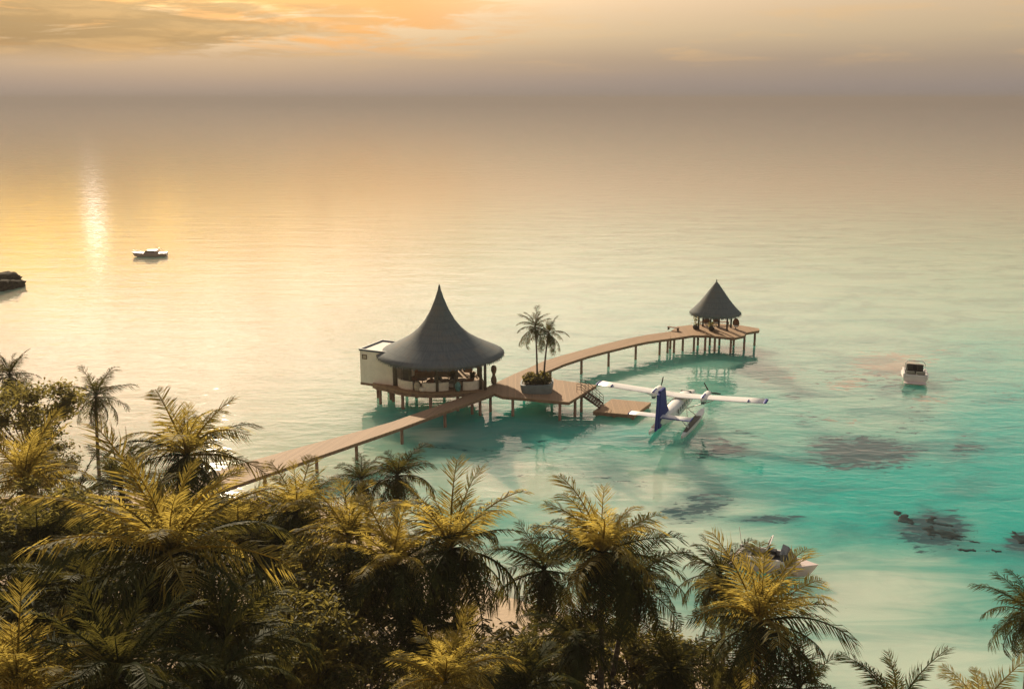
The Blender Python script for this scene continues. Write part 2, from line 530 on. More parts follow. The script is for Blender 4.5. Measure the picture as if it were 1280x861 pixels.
dpn = t.math('ADD', a_dp, t.math('MULTIPLY', t.math('SUBTRACT', nm, 0.5), 0.55))
base = t.mix(t.smooth(dpn, 0.12, 0.85), base, (0.006, 0.36, 0.295))
nbd = t.noise(t.mapping(co, (0.10, 0.5, 1), (0, 0, R(-8))), 0.8, 5, 0.6, 0.8)
shn = t.math('ADD', a_sh, t.math('MULTIPLY', t.math('SUBTRACT', nbd, 0.5), 1.1))
base = t.mix(t.smooth(shn, 0.18, 0.85), base, (0.52, 0.63, 0.50))
mot = t.math('SUBTRACT', t.math('ADD', t.math('MULTIPLY', nm, 0.4), t.math('MULTIPLY', nf, 0.6)), 0.5)
pkn = t.math('ADD', a_pk, t.math('MULTIPLY', mot, 3.0))
base = t.mix(t.math('MULTIPLY', t.smooth(pkn, 0.6, 0.85), 0.7), base, (0.36, 0.20, 0.14))
sm = t.noise(t.mapping(co, (0.55, 1.0, 1.0), (0, 0, R(12))), 0.16, 5, 0.62, 0.7)
base = t.mix(t.math('MULTIPLY', t.math('MULTIPLY', t.smooth(sm, 0.46, 0.64), t.math('MULTIPLY', t.smooth(gxx, -25.0, 12.0), t.math('SUBTRACT', 1.0, a_sh, clamp=True))), 0.5), base, (0.02, 0.17, 0.16))
base = t.mix(t.math('MULTIPLY', t.smooth(t.math('ADD', a_rf, t.math('MULTIPLY', t.math('SUBTRACT', sm, 0.5), 1.2)), 0.25, 0.9), 0.75), base, (0.03, 0.13, 0.13))
rfn = t.math('ADD', a_rf, t.math('MULTIPLY', mot, 3.6))
base = t.mix(t.math('MULTIPLY', t.smooth(rfn, 0.55, 0.85), 0.9), base, (0.010, 0.055, 0.062))
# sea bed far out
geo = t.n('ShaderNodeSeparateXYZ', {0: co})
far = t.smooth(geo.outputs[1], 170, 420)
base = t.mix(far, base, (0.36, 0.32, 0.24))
# ripples: long crests across the view, finer chop on top
w1 = t.noise(t.mapping(co, (0.35, 1.0, 1.0), (0, 0, R(6))), 0.20, 1, 0.5, 0.3)
w2 = t.noise(t.mapping(co, (0.5, 1.0, 1.0), (0, 0, R(-4))), 0.85, 2.2, 0.5, 0.5)
hgt = t.math('ADD', t.math('MULTIPLY', w1, 0.75), t.math('MULTIPLY', w2, 0.47))
bp = t.n('ShaderNodeBump', {'Strength': 1.0, 'Distance': 0.085, 'Height': hgt})
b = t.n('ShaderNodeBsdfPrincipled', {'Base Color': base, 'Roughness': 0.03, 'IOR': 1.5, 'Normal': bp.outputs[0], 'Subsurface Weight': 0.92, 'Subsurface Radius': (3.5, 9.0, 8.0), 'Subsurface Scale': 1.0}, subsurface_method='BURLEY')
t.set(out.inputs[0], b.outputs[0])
me.materials.append(m)
water = bpy.data.objects.new('water', me)
COL.objects.link(water)
kind(water)

# ------------------------------------------------------------------ decks and jetties
DZ = 2.2
def deck_obj(name, label, cat, edge_px, z, posts_px, thick=0.34, rail=None, plank_rz=0.0, group=None):
    pts = [pix(x, y, z) for x, y in edge_px]
    cx = sum(p.x for p in pts) / len(pts)
    cy = sum(p.y for p in pts) / len(pts)
    root = thing(name, label, cat, (cx, cy, 0), group=group)
    ol = [(p.x - cx, p.y - cy) for p in pts]
    mb = MB()
    mb.prism(ol, z - 0.12, z)
    wm = M['wood'] if plank_rz == 0 else planks(name + '_boards', srgb(166, 135, 104), 0.16, plank_rz)
    mb.build('deck_boards', wm, root)
    k = 0.985
    n = len(ol)
    a = sum(ol[i][0] * ol[(i + 1) % n][1] - ol[(i + 1) % n][0] * ol[i][1] for i in range(n))
    # fascia beam following the rim
    mb = MB()
    if a < 0:
        ol = ol[::-1]
    ins = []
    for i in range(n):
        p0, p1, p2 = Vector(ol[i - 1]), Vector(ol[i]), Vector(ol[(i + 1) % n])
        d1, d2 = (p1 - p0).normalized(), (p2 - p1).normalized()
        nn = Vector((-d1.y - d2.y, d1.x + d2.x))
        nn = nn.normalized() if nn.length > 1e-6 else Vector((-d1.y, d1.x))
        ins.append((p1 + nn * 0.03, p1 + nn * 0.20))
    z1, z0 = z - 0.123, z - thick
    for i in range(n):
        a0, b0 = ins[i]
        a1, b1 = ins[(i + 1) % n]
        vs = [(a0.x, a0.y, z0), (a1.x, a1.y, z0), (b1.x, b1.y, z0), (b0.x, b0.y, z0), (a0.x, a0.y, z1), (a1.x, a1.y, z1), (b1.x, b1.y, z1), (b0.x, b0.y, z1)]
        mb.add(vs, [(3, 2, 1, 0), (4, 5, 6, 7), (0, 1, 5, 4), (2, 3, 7, 6)])
    mb.build('fascia_beam', M['fascia'], root)
    for x, y in posts_px:
        p = pix(x, y, z)
        mb = MB()
        mb.smooth = True
        mb.tube([(0, 0, -2.2), (0, 0, z - 0.125)], [0.17, 0.15], 10)
        o = mb.build('post', M['post'], root)
        o.location = (p.x - cx, p.y - cy, 0)
    return root

walk_up = [(200, 612), (284, 584), (370, 560), (455, 537), (490, 527), (602, 487.6)]
walk_dn = [(618, 491.5), (501, 534.5), (443, 554.5), (300, 604), (215, 634)]
deck_obj('boardwalk', 'long straight timber boardwalk running from the palms to the large thatched hut', 'boardwalk',
         walk_up + walk_dn, DZ, [(600, 494.5), (556, 508.5), (502, 528), (445, 547), (590, 493.0), (395, 562), (330, 580)], plank_rz=R(20))
deck_obj('arrival_deck', 'broad timber platform on posts with the two planted palms in the middle', 'deck',
         [(602, 489), (604, 486), (640, 468.5), (664, 458.5), (696, 474.5), (746, 481.2), (711, 502.5), (652, 497), (628, 495.2), (618, 491.4)], DZ + 0.012,
         [(613, 490), (641, 495), (700, 500.3), (719, 495.5), (727, 490), (690, 477), (655, 466)])
jet_up = [(664, 458.2), (680, 451), (703, 444), (729, 437), (753, 430.5), (777.6, 424.6), (808, 418.5), (838.5, 414.2)]
jet_dn = [(838, 423), (810, 426.8), (794.6, 430), (760, 438.5), (735, 445), (705, 455), (685, 463.5), (676, 468)]
deck_obj('curved_jetty', 'long curved timber jetty on posts linking the platform with the small pavilion', 'jetty',
         jet_up + jet_dn, DZ, [(688, 461), (727, 446), (761, 437), (795, 429), (825, 423.5), (835, 421), (838.5, 416)], plank_rz=R(35))
deck_obj('pavilion_deck', 'outer timber deck on many posts under the small conical pavilion', 'deck',
         [(838.3, 423), (838.5, 414.2), (846, 408), (865, 406), (900, 404.5), (925, 406.5), (938, 408.5), (949, 410.5), (949.5, 413), (934, 415.5), (930, 419.5), (917, 422.5), (905, 421), (885, 419.2), (866, 419)], DZ + 0.012,
         [(843, 420.5), (854, 418.5), (868, 418), (882, 418), (894, 419), (914, 421), (931, 417), (944, 412.6), (873, 412), (888, 412), (900, 412), (918, 412)])

# lower landing and stair
LZ = 0.62
deck_obj('landing_stage', 'low timber landing stage beside the seaplane at the foot of the stair', 'landing stage',
         [(765, 498.5), (814, 502.8), (793, 518.5), (741, 514)], LZ, [(746, 512.5), (768, 514.5), (791, 517), (810, 503.5), (768, 500)], thick=0.4)
pa, pb = pix(729, 488.5, DZ), pix(752, 508, LZ)
st = thing('staircase', 'short timber stair with thin railings between the platform and the landing stage', 'stairs', (pa.x, pa.y, 0), math.atan2(pb.y - pa.y, pb.x - pa.x))
L = math.hypot(pb.x - pa.x, pb.y - pa.y)
NS = 9
for i in range(NS):
    f = (i + 0.5) / NS
    MB().box((L * f, 0, DZ + 0.0 - (DZ - LZ) * f - 0.05), (L / NS * 1.1, 1.7, 0.05)).build('tread', M['fascia'], st)
for s in (-1, 1):
    y = s * 0.88
    mb = MB()
    mb.add([(0, y - .04, DZ - .35), (0, y + .04, DZ - .35), (0, y + .04, DZ - .03), (0, y - .04, DZ - .03),
            (L, y - .04, LZ + .01), (L, y + .04, LZ + .01), (L, y + .04, LZ + .18), (L, y - .04, LZ + .18)],
           [(0, 1, 2, 3), (7, 6, 5, 4), (0, 4, 5, 1), (1, 5, 6, 2), (2, 6, 7, 3), (3, 7, 4, 0)])
    mb.build('stringer', M['darkwood'], st)
    mb = MB()
    for k in (0.38, 0.68, 1.0):
        mb.tube([(-0.5, y, DZ + k), (0.0, y, DZ + k), (L, y, LZ + k)], 0.03, 6)
    for j in range(6):
        f = j / 5
        zz = DZ - (DZ - LZ) * f
        mb.tube([(L * f, y, zz), (L * f, y, zz + 1.0)], 0.026, 6)
    mb.tube([(-0.5, y, DZ + .012), (-0.5, y, DZ + 1.0)], 0.026, 6)
    mb.build('railing', M['steel'], st)

# ------------------------------------------------------------------ big thatched hut
HE = DZ + 3.1
hc = pix(550.5, 442, HE)
hut = thing('thatched_hut', 'large round overwater hut with a tall flaring grey thatched roof', 'hut', (hc.x, hc.y, 0))
RO, HR = 7.12, 7.35
prof = []
for i in range(25):
    f = i / 24
    # flared: steep by the tip, sweeping out flat at the eave
    r = RO * float(np.interp(f, [0, .17, .34, .5, .62, .70, .76, .84, .90, .96, 1], [.012, .07, .142, .235, .335, .425, .51, .655, .785, .915, 1]))
    prof.append((r, HE + 0.18 + HR * (1 - f) - 0.0))
prof2 = []
for r, z in prof:
    prof2.append((r, z))
prof = prof2[::-1]
mb = MB(); mb.smooth = True
wob = lambda a, j: 0.006 * math.sin(a * 37 + j) if j < 3 else 0.002 * math.sin(a * 23 + j * 2)
mb.lathe([(RO * 0.985, HE), (RO, HE + 0.06)] + prof[0:], n=96, wob=wob)
mb.add([], [])
roof = mb.build('roof', M['thatch'], hut)
mb = MB(); mb.smooth = True
mb.lathe([(RO * 0.975, HE + 0.01), (RO * 0.76, HE + 0.5), (RO * 0.45, HE + 1.35), (RO * 0.2, HE + 2.6), (0.05, HE + 3.6)], n=48)
u = mb.build('ceiling', M['thatch_under'], hut)
mb = MB(); mb.smooth = True
mb.lathe([(0.16, HE + HR + 0.05), (0.1, HE + HR + 0.3), (0.02, HE + HR + 0.55)], n=12)
mb.build('finial', M['thatch'], roof)
def eave_fringe(parent, rad, z, n_, seed):
    r_ = random.Random(seed)
    mb = MB()
    for k in range(n_):
        a = 2 * PI * (k + r_.uniform(-.5, .5)) / n_
        rr = rad * r_.uniform(.965, 1.004)
        l = r_.uniform(.08, .30)
        c_, s_ = math.cos(a), math.sin(a)
        w = r_.uniform(.03, .07)
        t_ = Vector((-s_, c_, 0)) * w
        p0 = Vector((c_ * rr, s_ * rr, z + .05))
        p1 = p0 + Vector((c_ * l * .35, s_ * l * .35, -l))
        mb.add([p0 - t_, p0 + t_, p1 + t_ * .4, p1 - t_ * .4], [(0, 1, 2, 3)])
    mb.build('eave_fringe', M['thatch'], parent)
eave_fringe(roof, RO, HE, 900, 4)
def loc(px, py, z=DZ):
    p = pix(px, py, z)
    return Vector((p.x - hc.x, p.y - hc.y, 0))
# floor slab with wavy front
front = [(465.5, 479.5), (471, 482), (480, 483.6), (488, 485.3), (497, 488), (508, 490), (522, 491.4), (540, 492), (558, 491.6), (575, 490.6), (590, 489.8), (603, 488.6)]
back = [(606, 481), (603, 472), (592, 464), (570, 459), (545, 458), (515, 460), (490, 466), (474, 472)]
ol = [(loc(*q).x, loc(*q).y) for q in front + back]
mb = MB(); mb.prism(ol, DZ - 0.1, DZ + 0.03)
mb.build('floor', M['wood'], hut)
mb = MB()
fr = [loc(*q) for q in front]
for i in range(len(fr) - 1):
    a0, a1 = fr[i], fr[i + 1]
    mb.add([(a0.x, a0.y + .05, DZ - .5), (a1.x, a1.y + .05, DZ - .5), (a1.x, a1.y + .05, DZ - .103), (a0.x, a0.y + .05, DZ - .103),
            (a0.x, a0.y + .25, DZ - .5), (a1.x, a1.y + .25, DZ - .5), (a1.x, a1.y + .25, DZ - .103), (a0.x, a0.y + .25, DZ - .103)],
           [(0, 1, 2, 3), (7, 6, 5, 4), (4, 5, 1, 0), (3, 2, 6, 7)])
mb.build('fascia_beam', M['fascia'], hut)
for q in ((475, 481.0), (503, 487), (538, 490), (572, 489), (488, 476), (520, 474), (555, 472), (590, 474)):
    p = loc(*q)
    mb = MB(); mb.smooth = True
    mb.tube([(0, 0, -2.2), (0, 0, DZ - 0.11)], 0.17, 10)
    mb.build('post', M['post'], hut).location = p
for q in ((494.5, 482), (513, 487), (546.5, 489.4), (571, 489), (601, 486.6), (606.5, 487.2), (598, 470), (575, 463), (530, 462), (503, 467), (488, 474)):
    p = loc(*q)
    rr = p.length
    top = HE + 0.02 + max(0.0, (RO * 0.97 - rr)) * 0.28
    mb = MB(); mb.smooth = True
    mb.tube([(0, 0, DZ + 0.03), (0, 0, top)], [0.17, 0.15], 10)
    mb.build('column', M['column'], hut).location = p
# curved bar back wall and partition walls
mb = MB()
rw = 4.6
for a0 in range(72, 148, 4):
    a, b = R(a0), R(a0 + 4)
    vs = []
    for z in (DZ + .03, DZ + 1.25):
        for rr in (rw, rw + .15):
            for q in (a, b):
                vs.append((rr * math.cos(q) * 1.1, rr * math.sin(q) * 0.9, z))
    mb.add(vs, [(0, 1, 5, 4), (3, 2, 6, 7), (4, 5, 7, 6), (1, 0, 2, 3)])
mb.build('bar_wall', M['rattan'], hut)
p = loc(484, 481)
MB().box((p.x, p.y + 0.6, DZ + 1.5), (0.9, 0.16, 2.9), R(-15)).build('door_panel', M['column'], hut)
p = loc(500, 478)
MB().box((p.x, p.y + 0.6, DZ + 1.55), (1.5, 0.16, 3.0), R(-8)).build('partition_wall', M['cream'], hut)
p = loc(507.5, 479.5)
MB().box((p.x, p.y + 0.5, DZ + 1.45), (0.7, 0.14, 2.8), R(-8)).build('partition_wall', M['greyfab'], hut)
# hanging shades are part of the ceiling fittings
for k, (px, py, zz, mm) in enumerate(((585, 484, 3.0, 'rattan'), (560, 480, 3.1, 'rattan'), (535, 478, 3.1, 'thatch_under'), (596, 478, 3.0, 'thatch_under'))):
    p = loc(px, py)
    mb = MB(); mb.smooth = True
    mb.lathe([(0.12, 0.85), (0.42, 0.6), (0.55, 0.2), (0.5, 0.0), (0.44, -0.02)], n=20)
    mb.tube([(0, 0, 0.8), (0, 0, 2.0)], 0.02, 5)
    mb.build('lamp_shade', M[mm], hut).location = (p.x, p.y, DZ + zz - 1.2)

# furniture on the hut floor
def world(px, py, z=DZ + 0.03):
    p = pix(px, py, z)
    return Vector((p.x, p.y, z))
def sofa(px, py, rz, arc, rad, label):
    t_ = thing('curved_sofa', label, 'sofa', world(px, py), rz, 'cream sofas in the large hut')
    for nm, r0, r1, z0, z1, mm in (('seat', rad - .75, rad - .1, 0.0, 0.42, 'fabric'), ('backrest', rad - .12, rad + .12, 0.0, 0.95, 'fabric')):
        mb = MB()
        n = 12
        vs = []
        for i in range(n + 1):
            a = -arc / 2 + arc * i / n - PI / 2
            for z in (z0, z1):
                for r_ in (r0, r1):
                    vs.append((r_ * math.cos(a), r_ * math.sin(a) + rad, z))
        fs = []
        for i in range(n):
            o = i * 4
            fs += [(o, o + 4, o + 5, o + 1), (o + 2, o + 3, o + 7, o + 6), (o + 1, o + 5, o + 7, o + 3), (o, o + 2, o + 6, o + 4)]
        fs += [(0, 1, 3, 2), (n * 4, n * 4 + 2, n * 4 + 3, n * 4 + 1)]
        mb.add(vs, fs)
        mb.build(nm, M[mm], t_, bevel=0.05)
sofa(504, 485.5, R(-42), R(75), 1.9, 'curved cream sofa nearest the left partition of the large hut')
sofa(538.5, 489.2, R(0), R(62), 1.7, 'cream sofa in the middle of the hut front, left of the fourth column')
sofa(553, 488.6, R(12), R(50), 1.6, 'cream sofa just right of the central hut column')
sofa(592, 487.0, R(28), R(80), 1.7, 'cream sofa at the right end of the large hut')
pf = thing('pouf', 'small low cream pouf between the striped jar and the middle sofa', 'pouf', world(528.5, 488.5))
mb = MB(); mb.smooth = True
mb.lathe([(0.34, 0), (0.45, 0.1), (0.45, 0.38), (0.36, 0.46), (0.01, 0.48)], n=20)
mb.build('cushion', M['fabric'], pf)
MB().lathe([(0.3, -0.02), (0.3, 0.02)], n=16).build('base', M['darkwood'], pf)

def jar(px, py, h, r, mm, label, name='clay_jar'):
    t_ = thing(name, label, 'jar', world(px, py), 0, 'tall jars around the hut')
    mb = MB(); mb.smooth = True
    mb.lathe([(r * .55, 0), (r * .8, h * .15), (r, h * .45), (r * .92, h * .68), (r * .5, h * .88), (r * .48, h * .93)], n=24)
    mb.build('body', M[mm], t_)
    mb = MB(); mb.smooth = True
    mb.lathe([(r * .48, h * .93), (r * .62, h * .97), (r * .62, h), (r * .4, h), (r * .38, h * .9)], n=24)
    mb.build('rim', M['clay' if mm != 'clay' else 'darkwood'], t_)
jar(477.5, 476.3, 1.15, 0.30, 'clay', 'dark grey jar standing by the cream annex at the left end of the hut deck')
jar(521.5, 488.6, 1.1, 0.34, 'paleclay', 'pale banded jar right of the second hut column')
jar(572.5, 488.8, 1.15, 0.33, 'teal', 'teal glazed jar at the fourth column of the large hut')
# round tables and chairs seen under the roof
def round_table(px, py, label, wood='darkwood'):
    t_ = thing('round_table', label, 'table', world(px, py), 0, 'round tables under the large roof')
    mb = MB(); mb.smooth = True
    mb.lathe([(0.55, 0.70), (0.58, 0.72), (0.58, 0.75), (0.5, 0.76), (0.01, 0.76)], n=28)
    mb.build('tabletop', M[wood], t_)
    mb = MB(); mb.smooth = True
    mb.lathe([(0.30, 0), (0.28, 0.04), (0.06, 0.08), (0.05, 0.70)], n=16)
    mb.build('pedestal', M['darkwood'], t_)
round_table(528, 482, 'round dark table behind the pale banded jar in the hut')
round_table(556, 483, 'round dark table behind the central column of the hut')
round_table(578, 482.5, 'round dark table behind the teal jar in the hut')
def tub_chair(px, py, rz, mm, label):
    t_ = thing('tub_chair', label, 'chair', world(px, py), rz, 'tub chairs under the large roof')
    mb = MB(); mb.smooth = True
    mb.lathe([(0.30, 0.10), (0.36, 0.2), (0.36, 0.42), (0.01, 0.45)], n=18)
    mb.build('seat', M['fabric'], t_)
    mb = MB(); mb.smooth = True
    n = 14
    rings = []
    for i in range(n + 1):
        a = R(-20) + R(220) * i / n
        hgt = 0.62 + 0.28 * math.sin(PI * i / n)
        c_, s_ = math.cos(a), math.sin(a)
        rings.append([(0.37 * c_, 0.37 * s_, .1), (0.43 * c_, 0.43 * s_, .1), (0.47 * c_, 0.47 * s_, hgt), (0.41 * c_, 0.41 * s_, hgt)])
    mb.loft(rings)
    mb.build('backrest', M[mm], t_)
    for k in range(4):
        a = R(45 + 90 * k)
        MB().tube([(.25 * math.cos(a), .25 * math.sin(a), .12), (.32 * math.cos(a), .32 * math.sin(a), 0)], 0.025, 6).build('leg', M['darkwood'], t_)
tub_chair(518, 482.5, R(40), 'rattan', 'brown tub chair left of the table behind the banded jar')
tub_chair(537, 483.5, R(-60), 'rattan', 'brown tub chair right of the table behind the banded jar')
tub_chair(548, 481, R(20), 'greyfab', 'grey tub chair behind the central column')
tub_chair(565, 484.5, R(-40), 'greyfab', 'grey tub chair between the central column and the teal jar')
tub_chair(586, 484.5, R(-30), 'rattan', 'brown tub chair nearest the right end of the hut')
def hut_plant(px, py, h, label, sd_):
    t_ = thing('potted_plant', label, 'plant', world(px, py), 0, 'potted plants in the hut')
    mb = MB(); mb.smooth = True
    mb.lathe([(0.2, 0), (0.3, 0.45), (0.32, 0.5), (0.26, 0.5), (0.24, 0.42), (0.01, 0.42)], n=18)
    mb.build('pot', M['clay'], t_)
    rnd = random.Random(sd_)
    mb = MB()
    for k in range(70):
        a = rnd.uniform(0, 2 * PI); e = rnd.uniform(0.2, 1.4)
        l = h * rnd.uniform(.4, .8); w = 0.09
        d = Vector((math.cos(a) * math.cos(e), math.sin(a) * math.cos(e), math.sin(e)))
        s_ = Vector((-math.sin(a), math.cos(a), 0)) * w
        o = Vector((0, 0, 0.42))
        mid = o + d * l * .6
        tip = o + d * l + Vector((0, 0, -l * .25))
        mb.add([o, mid + s_, tip, mid - s_], [(0, 1, 2, 3)])
    mb.build('foliage', M['leaf'], t_)
hut_plant(566, 478, 1.9, 'leafy potted plant under the middle of the large roof', 3)
hut_plant(590, 477, 1.7, 'leafy potted plant near the right columns of the hut', 4)

# white annex beside the hut
a0 = pix(451, 477.5, DZ - 0.1)
fd = Vector((0.905, -0.425, 0)); bd = Vector((0.425, 0.905, 0))
AW, AD, AH = 4.2, 4.7, 3.65
rz = math.atan2(fd.y, fd.x)
an = thing('annex_building', 'plain cream flat roofed annex left of the large hut', 'building', (a0.x, a0.y, 0), rz)
zb = DZ - 0.1
MB().box((AW / 2, AD / 2, zb + AH / 2), (AW, AD, AH)).build('wall', M['cream'], an)
mb = MB()
for c_, s_ in (((AW / 2, 0.0, 0), (AW + .16, .16, .22)), ((AW / 2, AD, 0), (AW + .16, .16, .22)), ((0, AD / 2, 0), (.16, AD - .17, .22)), ((AW, AD / 2, 0), (.16, AD - .17, .22))):
    mb.box((c_[0], c_[1], zb + AH + 0.113), s_)
par = mb.build('parapet', M['slate'], an)
MB().box((AW / 2, AD / 2, zb + AH + 0.03), (AW - .2, AD - .2, 0.05)).build('roof', M['cream'], an)
MB().box((AW / 2, AD / 2, zb - 0.14), (AW + .06, AD + .06, 0.27)).build('base_beam', M['fascia'], an)
wf = MB()
for c_, s_ in (((.62, -.02, 2.77), (.62, .06, .08)), ((.62, -.02, 3.21), (.62, .06, .08)), ((.35, -.02, 2.99), (.08, .06, .36)), ((.89, -.02, 2.99), (.08, .06, .36))):
    wf.box((c_[0], c_[1], zb + c_[2]), s_)
wfo = wf.build('window', M['darkwood'], an)
MB().box((.62, -.006, zb + 2.99), (.46, .02, .36)).build('pane', M['paleclay'], wfo)
for x, y in ((1.2, 3.9), (3.6, 3.9), (3.6, 1.0), (1.2, 1.6)):
    mb = MB(); mb.smooth = True
    mb.tube([(x, y, -2.2), (x, y, zb - .28)], .17, 10)
    mb.build('post', M['post'], an)

# hourglass sculpture on the platform
sc = thing('hourglass_sculpture', 'tall brown hourglass shaped sculpture between the large hut and the platform', 'sculpture', world(617.3, 479.5, DZ + .012))
mb = MB(); mb.smooth = True
mb.lathe([(0.26, 0.06), (0.33, 0.25), (0.31, 0.6), (0.17, 0.98), (0.15, 1.06)], n=24)
mb.build('lower_lobe', M['stone'], sc)
mb = MB(); mb.smooth = True
mb.lathe([(0.15, 1.06), (0.20, 1.18), (0.32, 1.55), (0.31, 1.88), (0.2, 2.06), (0.01, 2.12)], n=24)
mb.build('upper_lobe', M['stone'], sc)
MB().lathe([(0.3, 0), (0.3, 0.07), (0.2, 0.07)], n=24).build('base', M['clay'], sc)

# ------------------------------------------------------------------ foliage builders
def frond_mesh(name, droop, leaf_len, hang, seed, pairs=54, dead=False):
    """one palm frond, 1 unit long, growing along +X from the origin, sagging toward -Z"""
    rnd = random.Random(seed)
    mb = MB()
    N = 14
    pts = []
    x = z = 0.0
    a = 0.0
    for i in range(N + 1):
        pts.append(Vector((x, 0, z)))
        f = i / N
        a = -droop * (f ** 1.5)
        x += math.cos(a) / N
        z += math.sin(a) / N
    mb.tube(pts, [0.014 * (1 - 0.85 * i / N) + 0.0015 for i in range(N + 1)], 4, caps=False)
    torn = [(rnd.uniform(.2, .9), rnd.choice((-1, 1)), rnd.uniform(.02, .05)) for _ in range(3)]
    for i in range(pairs):
        f = 0.10 + 0.90 * (i + rnd.uniform(-.3, .3)) / pairs
        f = min(max(f, 0.08), 0.995)
        k = f * N
        j = min(int(k), N - 1)
        p = pts[j].lerp(pts[j + 1], k - j)
        d = (pts[j + 1] - pts[j]).normalized()
        upv = Vector((-d.z, 0, d.x))
        prof_ = (0.45 + 0.55 * math.sin(PI * min(1, f * 1.25 + 0.12))) if f < 0.7 else (1.0 - 0.62 * ((f - 0.7) / 0.3) ** 1.3)
        for s in (-1, 1):
            if any(s == ts and abs(f - tf) < tw for tf, ts, tw in torn) or rnd.random() < (0.22 if dead else 0.06):
                continue
            l = leaf_len * prof_ * rnd.uniform(.72, 1.15)
            fw = R(62 - 26 * f + rnd.uniform(-11, 11))
            side = Vector((0, s, 0))
            lift = upv * (0.22 - hang * 0.3 + rnd.uniform(-.08, .08))
            dr = (d * math.cos(fw) * 0.9 + side * math.sin(fw) + lift).normalized()
            mid = p + dr * l * 0.5
            dr2 = (dr + Vector((0, 0, -hang * rnd.uniform(.7, 1.3)))).normalized()
            tip = mid + dr2 * l * 0.5
            w = 0.0066 * (0.8 + 0.4 * prof_)
            wv = d * w
            mb.add([p - wv * .7, p + wv * .7, mid + wv, mid - wv, tip], [(0, 1, 2, 3), (3, 2, 4)])
    me_ = bpy.data.meshes.new(name)
    me_.from_pydata(mb.v, [], mb.f)
    me_.update()
    return me_

FR = {'backlit': {}, 'green': {}, 'dead': {}}
for key, mk in (('green', 'frond'), ('backlit', 'frond_backlit')):
    for j, (dr, ll, hg) in enumerate(((0.5, .30, .35), (0.95, .33, .75), (1.35, .34, 1.1), (1.8, .33, 1.5), (1.1, .36, 1.4), (0.75, .32, .9))):
        me_ = frond_mesh('frond', dr, ll, hg, 10 + j)
        me_.materials.append(M[mk])
        FR[key][j] = me_
for j in range(2):
    me_ = frond_mesh('dead_frond', 0.5 + .4 * j, .24, 1.6, 40 + j, pairs=40, dead=True)
    me_.materials.append(M['frond_dead'])
    FR['dead'][j] = me_

mb = MB(); mb.smooth = True
mb.lathe([(.01, -.16), (.09, -.13), (.14, 0), (.11, .11), (.01, .16)], n=10)
NUT = bpy.data.meshes.new('coconut')
NUT.from_pydata(mb.v, [], mb.f)
NUT.materials.append(simple('coconut_husk', (0.16, 0.13, 0.04), 0.6, 0.3, 4))
def palm(px, py, dia_px, z, label, seed, style='spread', nf=24, lean=1.1, tone='green', ground=None, dead=3, name='coconut_palm', dia_m=None, group='coconut palms on the shore', trunk_r=0.17):
    rnd = random.Random(seed * 77 + 5)
    c = pix(px, py, z)
    dist = (c - Vector((0, 0, CAM_Z))).length
    Lf = (dia_m or dia_px * dist / FPX) * 0.5
    la = rnd.uniform(0, 2 * PI)
    bx, by = c.x + lean * math.cos(la), c.y + lean * math.sin(la)
    gz = ground_z(bx, by) - 0.1 if ground is None else ground
    root = thing(name, label, 'palm tree', (bx, by, gz), 0, group)
    H = z - gz
    top = Vector((c.x - bx, c.y - by, H))
    pts, rad = [], []
    nseg = 14
    for i in range(nseg + 1):
        f = i / nseg
        q = Vector((top.x * f ** 1.8, top.y * f ** 1.8, H * f))
        pts.append(q)
        r = trunk_r * (1.0 - 0.42 * f + 0.55 * max(0, 0.08 - f) / 0.08)
        rad.append(r * (1.06 if i % 2 else 0.96))
    mb = MB(); mb.smooth = True
    mb.tube(pts, rad, 9)
    mb.build('trunk', M['bark'], root)
    ga = rnd.uniform(0, 6.28)
    nf = int(nf * 1.6)
    for i in range(nf):
        f = (i + 0.5) / nf
        if style == 'spread':
            pitch = 80 - 135 * f ** 0.95 + rnd.uniform(-8, 8)
        elif style == 'upright':
            pitch = 84 - 92 * f + rnd.uniform(-7, 7)
        elif style == 'round':
            pitch = 70 - 135 * f + rnd.uniform(-9, 9)
        az_ = ga + i * 2.39996 + rnd.uniform(-.25, .25)
        if pitch > 55: v = rnd.choice((0, 1, 0))
        elif pitch > 20: v = rnd.choice((1, 5, 2))
        elif pitch > -10: v = rnd.choice((2, 4, 1, 3))
        else: v = rnd.choice((3, 4, 2))
        tn = tone if tone != 'mixed' else ('backlit' if (f < 0.34 or rnd.random() < .10) else 'green')
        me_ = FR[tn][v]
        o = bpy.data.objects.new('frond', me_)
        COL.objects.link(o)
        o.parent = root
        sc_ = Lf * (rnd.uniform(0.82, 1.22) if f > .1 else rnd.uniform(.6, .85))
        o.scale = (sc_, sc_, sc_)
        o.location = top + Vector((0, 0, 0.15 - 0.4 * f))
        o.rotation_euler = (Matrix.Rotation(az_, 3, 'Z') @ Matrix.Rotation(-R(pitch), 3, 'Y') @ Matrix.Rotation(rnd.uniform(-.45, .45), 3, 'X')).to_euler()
    if nf > 28 and style != 'upright' and trunk_r > .15:
        for i in range(rnd.randint(3, 6)):
            a = rnd.uniform(0, 6.28)
            o = bpy.data.objects.new('coconut', NUT)
            COL.objects.link(o)
            o.parent = root
            o.location = top + Vector((math.cos(a) * .32, math.sin(a) * .32, rnd.uniform(-.55, -.3)))
    for i in range(dead + (2 if trunk_r > .15 else 0)):
        o = bpy.data.objects.new('dead_frond', FR['dead'][i % 2])
        COL.objects.link(o)
        o.parent = root
        sc_ = Lf * rnd.uniform(.6, .8)
        o.scale = (sc_, sc_, sc_)
        o.location = top + Vector((0, 0, -0.35))
        o.rotation_euler = (Matrix.Rotation(rnd.uniform(0, 6.28), 3, 'Z') @ Matrix.Rotation(R(rnd.uniform(52, 75)), 3, 'Y')).to_euler()
    return root

